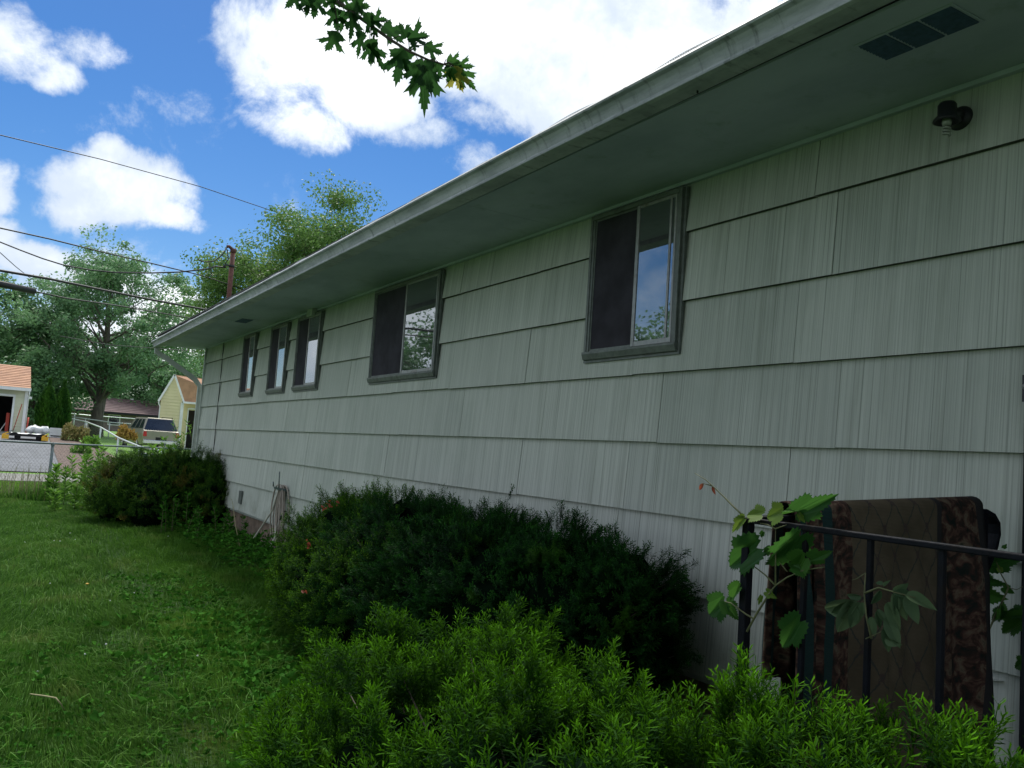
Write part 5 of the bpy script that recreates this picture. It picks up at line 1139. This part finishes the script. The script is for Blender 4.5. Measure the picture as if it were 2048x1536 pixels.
# ------------------------------------------------------------------ yard clutter beyond the fence
def leafpile(name, label, cat, c_, r_, n, sz, mt, seed, stem='twig', kind=None):
    rg = np.random.default_rng(seed); t_ = thing(name, label, cat, c_)
    d = rg.normal(0, 1, (n, 3)); d /= np.linalg.norm(d, axis=1, keepdims=True); d[:, 2] = np.abs(d[:, 2]); P = np.array(c_)+d*np.array(r_)*(rg.uniform(.4, 1, n)**.5)[:, None]*(1+.2*np.sin(d[:, :1]*5+seed))
    V, F, T, rd = leaves8(P, rg.normal(0, 1, (n, 3))+np.array([0, 0, .8]), sz*rg.uniform(.6, 1.3, n), np.clip(rg.normal(.5, .3, n), 0, 1), .8)
    tag(link('foliage', npmesh('foliage', V, F, mt, {'rnd': rd}), t_), kind='stuff')
    mb = MB()
    for k in range(7):
        a = rg.uniform(0, 2*PI); mb.tube([(c_[0], c_[1], c_[2]-.1), (c_[0]+math.cos(a)*r_[0]*.6, c_[1]+math.sin(a)*r_[1]*.6, c_[2]+r_[2]*rg.uniform(.5, 1))], [.02, .006], 4)
    mb.build('stems', M[stem], t_); return t_
leafpile('brush_pile', 'heap of yellow brown dried brush beside the parked car', 'brush pile', (2.25, 45, float(terr(2.25, 45))+.5), (.45, .45, .62), 1300, .14, leafmat('dried_leaves', (.20, .12, .03), (.50, .33, .09), .8, .2), 3)
leafpile('shrub', 'reddish green shrub beside the white planter box at the mulch bed', 'shrub', (-.05, 43.5, float(terr(-.05, 43.5))), (.6, .6, .75), 1800, .12, leafmat('mixed_shrub_leaves', (.10, .14, .03), (.30, .24, .10), .6, .3), 4)
leafpile('shrub', 'yellow green leafy shrub at the corner of the sagging white fence', 'shrub', (.55, 42, float(terr(.55, 42))), (.35, .4, .5), 1000, .11, M['weedleaf'], 5)
leafpile('shrub', 'round green plant growing in the middle of the mulch bed', 'shrub', (-.15, 37.5, float(terr(-.15, 37.5))), (.38, .4, .42), 900, .10, M['weedleaf'], 6)
bx = hit(104, 861, 1, 44.5); MBp = thing('planter_box', 'white slatted planter box on the grass by the mulch bed', 'planter', (-.75, 44.5, 1.0))
zb_ = float(terr(-.75, 44.5))
for k in range(4): MB().box((-1.0, 44.4, zb_+.02+k*.115), (-.45, 44.43, zb_+.12+k*.115)).build('slat', M['white'], MBp)
MB().box((-1.0, 44.431, zb_), (-.45, 44.8, zb_+.42)).build('body', M['white'], MBp); MB().box((-.95, 44.385, zb_+.08), (-.52, 44.399, zb_+.12)).build('slot', M['inside'], MBp)
# flat trailer with a white sheet
tz = float(terr(-1.9, 42.5)); tl = thing('trailer', 'low flat trailer under a white sheet with yellow ends in front of the garage', 'trailer', (-1.95, 42.5, tz))
MB().box((-2.6, 41.9, tz+.16), (-1.2, 43.0, tz+.26)).build('bed', M['tyre'], tl); 
sh = MB(); vs = []
for i in range(9):
    for j in range(5): vs.append((-2.55+i*.165, 41.9+j*.25, tz+.27+.03*math.sin(i*1.9+j)+.02*math.cos(j*3+i)))
sh.add(vs, [(i*5+j, i*5+j+1, (i+1)*5+j+1, (i+1)*5+j) for i in range(8) for j in range(4)], True).build('white_sheet', M['white'], tl)
for x in (-2.3, -1.5): MB().tube([(x, 41.95, tz+.12), (x, 42.1, tz+.12)], .12, 12).build('wheel', M['tyre'], tl)
for x in (-2.75, -1.28): MB().box((x-.13, 41.85, tz+.02), (x+.13, 42.05, tz+.2)).bar((x-.1, 41.9, tz+.2), (x+.1, 41.9, tz+.3), .05, .05).build('yellow_bracket', M['yel'], tl)
# white bag heap
wb = MB(); rb_ = random.Random(9)
for k in range(5):
    c_ = (-1.75+k*.14, 44.6+rb_.uniform(-.1, .1), 1.08+.18+rb_.uniform(-.03, .10)); nu, nv = 10, 6; vs = []
    for i in range(nv+1):
        for j in range(nu):
            ph = PI*i/nv; a = 2*PI*j/nu; r_ = .20*(1+.2*math.sin(a*3+k)+.15*math.cos(ph*4+k)); vs.append((c_[0]+r_*math.sin(ph)*math.cos(a), c_[1]+r_*math.sin(ph)*math.sin(a), c_[2]+r_*.8*math.cos(ph)))
    wb.add(vs, [(i*nu+j, i*nu+(j+1) % nu, (i+1)*nu+(j+1) % nu, (i+1)*nu+j) for i in range(nv) for j in range(nu)], True)
tag(wb.build('white_bags', M['white']), 'crumpled white bags heaped at the corner of the cream garage', 'bags')
rk = thing('rake', 'red handled rake leaning on the cream garage wall', 'rake', (-2.3, 45.8, gz0))
MB().tube([(-2.42, 45.75, gz0+.08), (-2.18, 45.88, gz0+1.35)], .018, 6).build('handle', M['red'], rk)
MB().bar((-2.58, 45.72, gz0+.08), (-2.30, 45.74, gz0+.08), .03, .03).build('head', M['galv'], rk)
MB().tube([(-1.93, 45.7, 1.05), (-1.90, 45.92, 1.95)], .03, 6).build
tag(MB().tube([(-1.90, 45.6, 1.02), (-1.86, 45.75, 1.85)], .035, 6).build('red_pole', M['red']), 'short dark red pole standing at the garage corner', 'pole')
gi = MB().bar((-2.95, 46.6, gz0), (-2.7, 46.7, gz0+.5), .05, .03).build('white_board', M['white']); tag(gi, 'white board leaning inside the open garage door', 'board')
tag(MB().box((-2.75, 46.3, gz0+.001), (-2.6, 46.5, gz0+.9)).build('red_tool_cart', M['red'], None, .02), 'dull red tool cart just inside the garage door', 'cart')
# timber edging of the mulch bed
e0, e1 = (1.35, 36.5), (1.15, 31.6)
tag(MB().bar((.95, 38.5, float(terr(.95, 38.5))+.08), (1.5, 31.8, float(terr(1.5, 31.8))+.08), .09, .14).build('timber_edging', M['wood']), 'pale timber edging along the right side of the mulch bed', 'edging')
tag(MB().tube([(.1, 33, .16), (.45, 33.2, .14), (.9, 32.8, .12)], .05, 6).build('red_branch', M['rust']), 'reddish broken branch lying on the mulch', 'branch')
tag(MB().box((2.35, 40.5, .25), (2.95, 40.9, .62)).build('blue_bin', M['blue'], None, .04), 'dark blue bin half hidden behind the weeds in front of the car', 'bin')

# ------------------------------------------------------------------ tall weeds behind and beside the far yew
def tall_weed(x, y, h, seed, label, mt='weedleaf', group='tall weeds along the fence', nl=60, ls=.12, wid=.45, spread=.16):
    rg = np.random.default_rng(seed); z = float(terr(x, y)); t_ = thing('tall_weed', label, 'weed', (x, y, z), group); mb = MB(); P, D = [], []
    for s_ in range(5):
        bx_, by_ = x+rg.normal(0, spread, 2)[0], y+rg.normal(0, spread); hh = h*rg.uniform(.75, 1.05); ln_ = rg.normal(0, .12, 2)
        pts = [(bx_+ln_[0]*u*u*hh, by_+ln_[1]*u*u*hh, z+hh*u) for u in (0, .35, .7, 1)]; mb.tube(pts, [.008, .006, .004, .002], 4)
        for k in range(nl):
            u = rg.uniform(.15, 1); a = k*2.4; P.append((bx_+ln_[0]*u*u*hh, by_+ln_[1]*u*u*hh, z+hh*u)); D.append((math.cos(a), math.sin(a), .5+.6*(u-.5)))
    mb.build('stem', M['vinestem'], t_); n = len(P); P, D = np.array(P), np.array(D)
    V, F, T, rd = leaves8(P, D, ls*rg.uniform(.6, 1.25, n), np.clip(rg.normal(.5, .25, n), 0, 1), wid)
    tag(link('leaves', npmesh('leaves', V, F, M[mt], {'rnd': rd}), t_), kind='stuff')
for i, (x, y, h, lab) in enumerate([(-1.95, 18.4, .75, 'leftmost of the tall weeds, at the left foot of the far yew'), (-1.55, 18.0, 1.05, 'tall weed rising past the left end of the far yew'), (-1.35, 19.0, 1.12, 'bright weed clump where the fence rail meets the far yew'),
      (-.95, 18.3, 1.22, 'weed clump behind the left half of the far yew'), (-.55, 18.0, 1.22, 'weed clump in front of the car tail light'), (-.2, 17.9, 1.2, 'weed clump under the middle of the car'), (-.02, 18.2, 1.4, 'weed clump under the right end of the car'),
      (.22, 17.75, 1.75, 'tallest feathery weed beside the downspout'), (.45, 18.4, 1.8, 'feathery weed half behind the house corner'), (-1.75, 17.2, .45, 'low weed in the grass left of the far yew')]):
    tall_weed(x, y, h, 100+i, lab, nl=90, ls=.12 if h < 1.5 else .10, wid=.5 if h < 1.5 else .30, spread=.22)
for i, (x, y, h, lab) in enumerate([(-.85, 13.9, .62, 'small leafed weed with pale stems in front of the far yew'), (-.55, 13.2, .45, 'low weed at the right foot of the far yew'), (-.35, 12.4, .38, 'low weed below the foundation vent')]):
    tall_weed(x, y, h, 200+i, lab, 'broad', 'weeds at the foot of the wall', 45, .07, .6, .13)
# dead bent stalk by the wall
tag(MB().tube([hit(480, 1095, 0, -.45), hit(470, 1045, 0, -.45), hit(466, 1010, 0, -.45), hit(463, 998, 0, -.42)], [.006, .005, .004, .003], 5).build('dry_stalk', M['straw']), 'pale dry stalk standing by the wall right of the far yew', 'stalk')
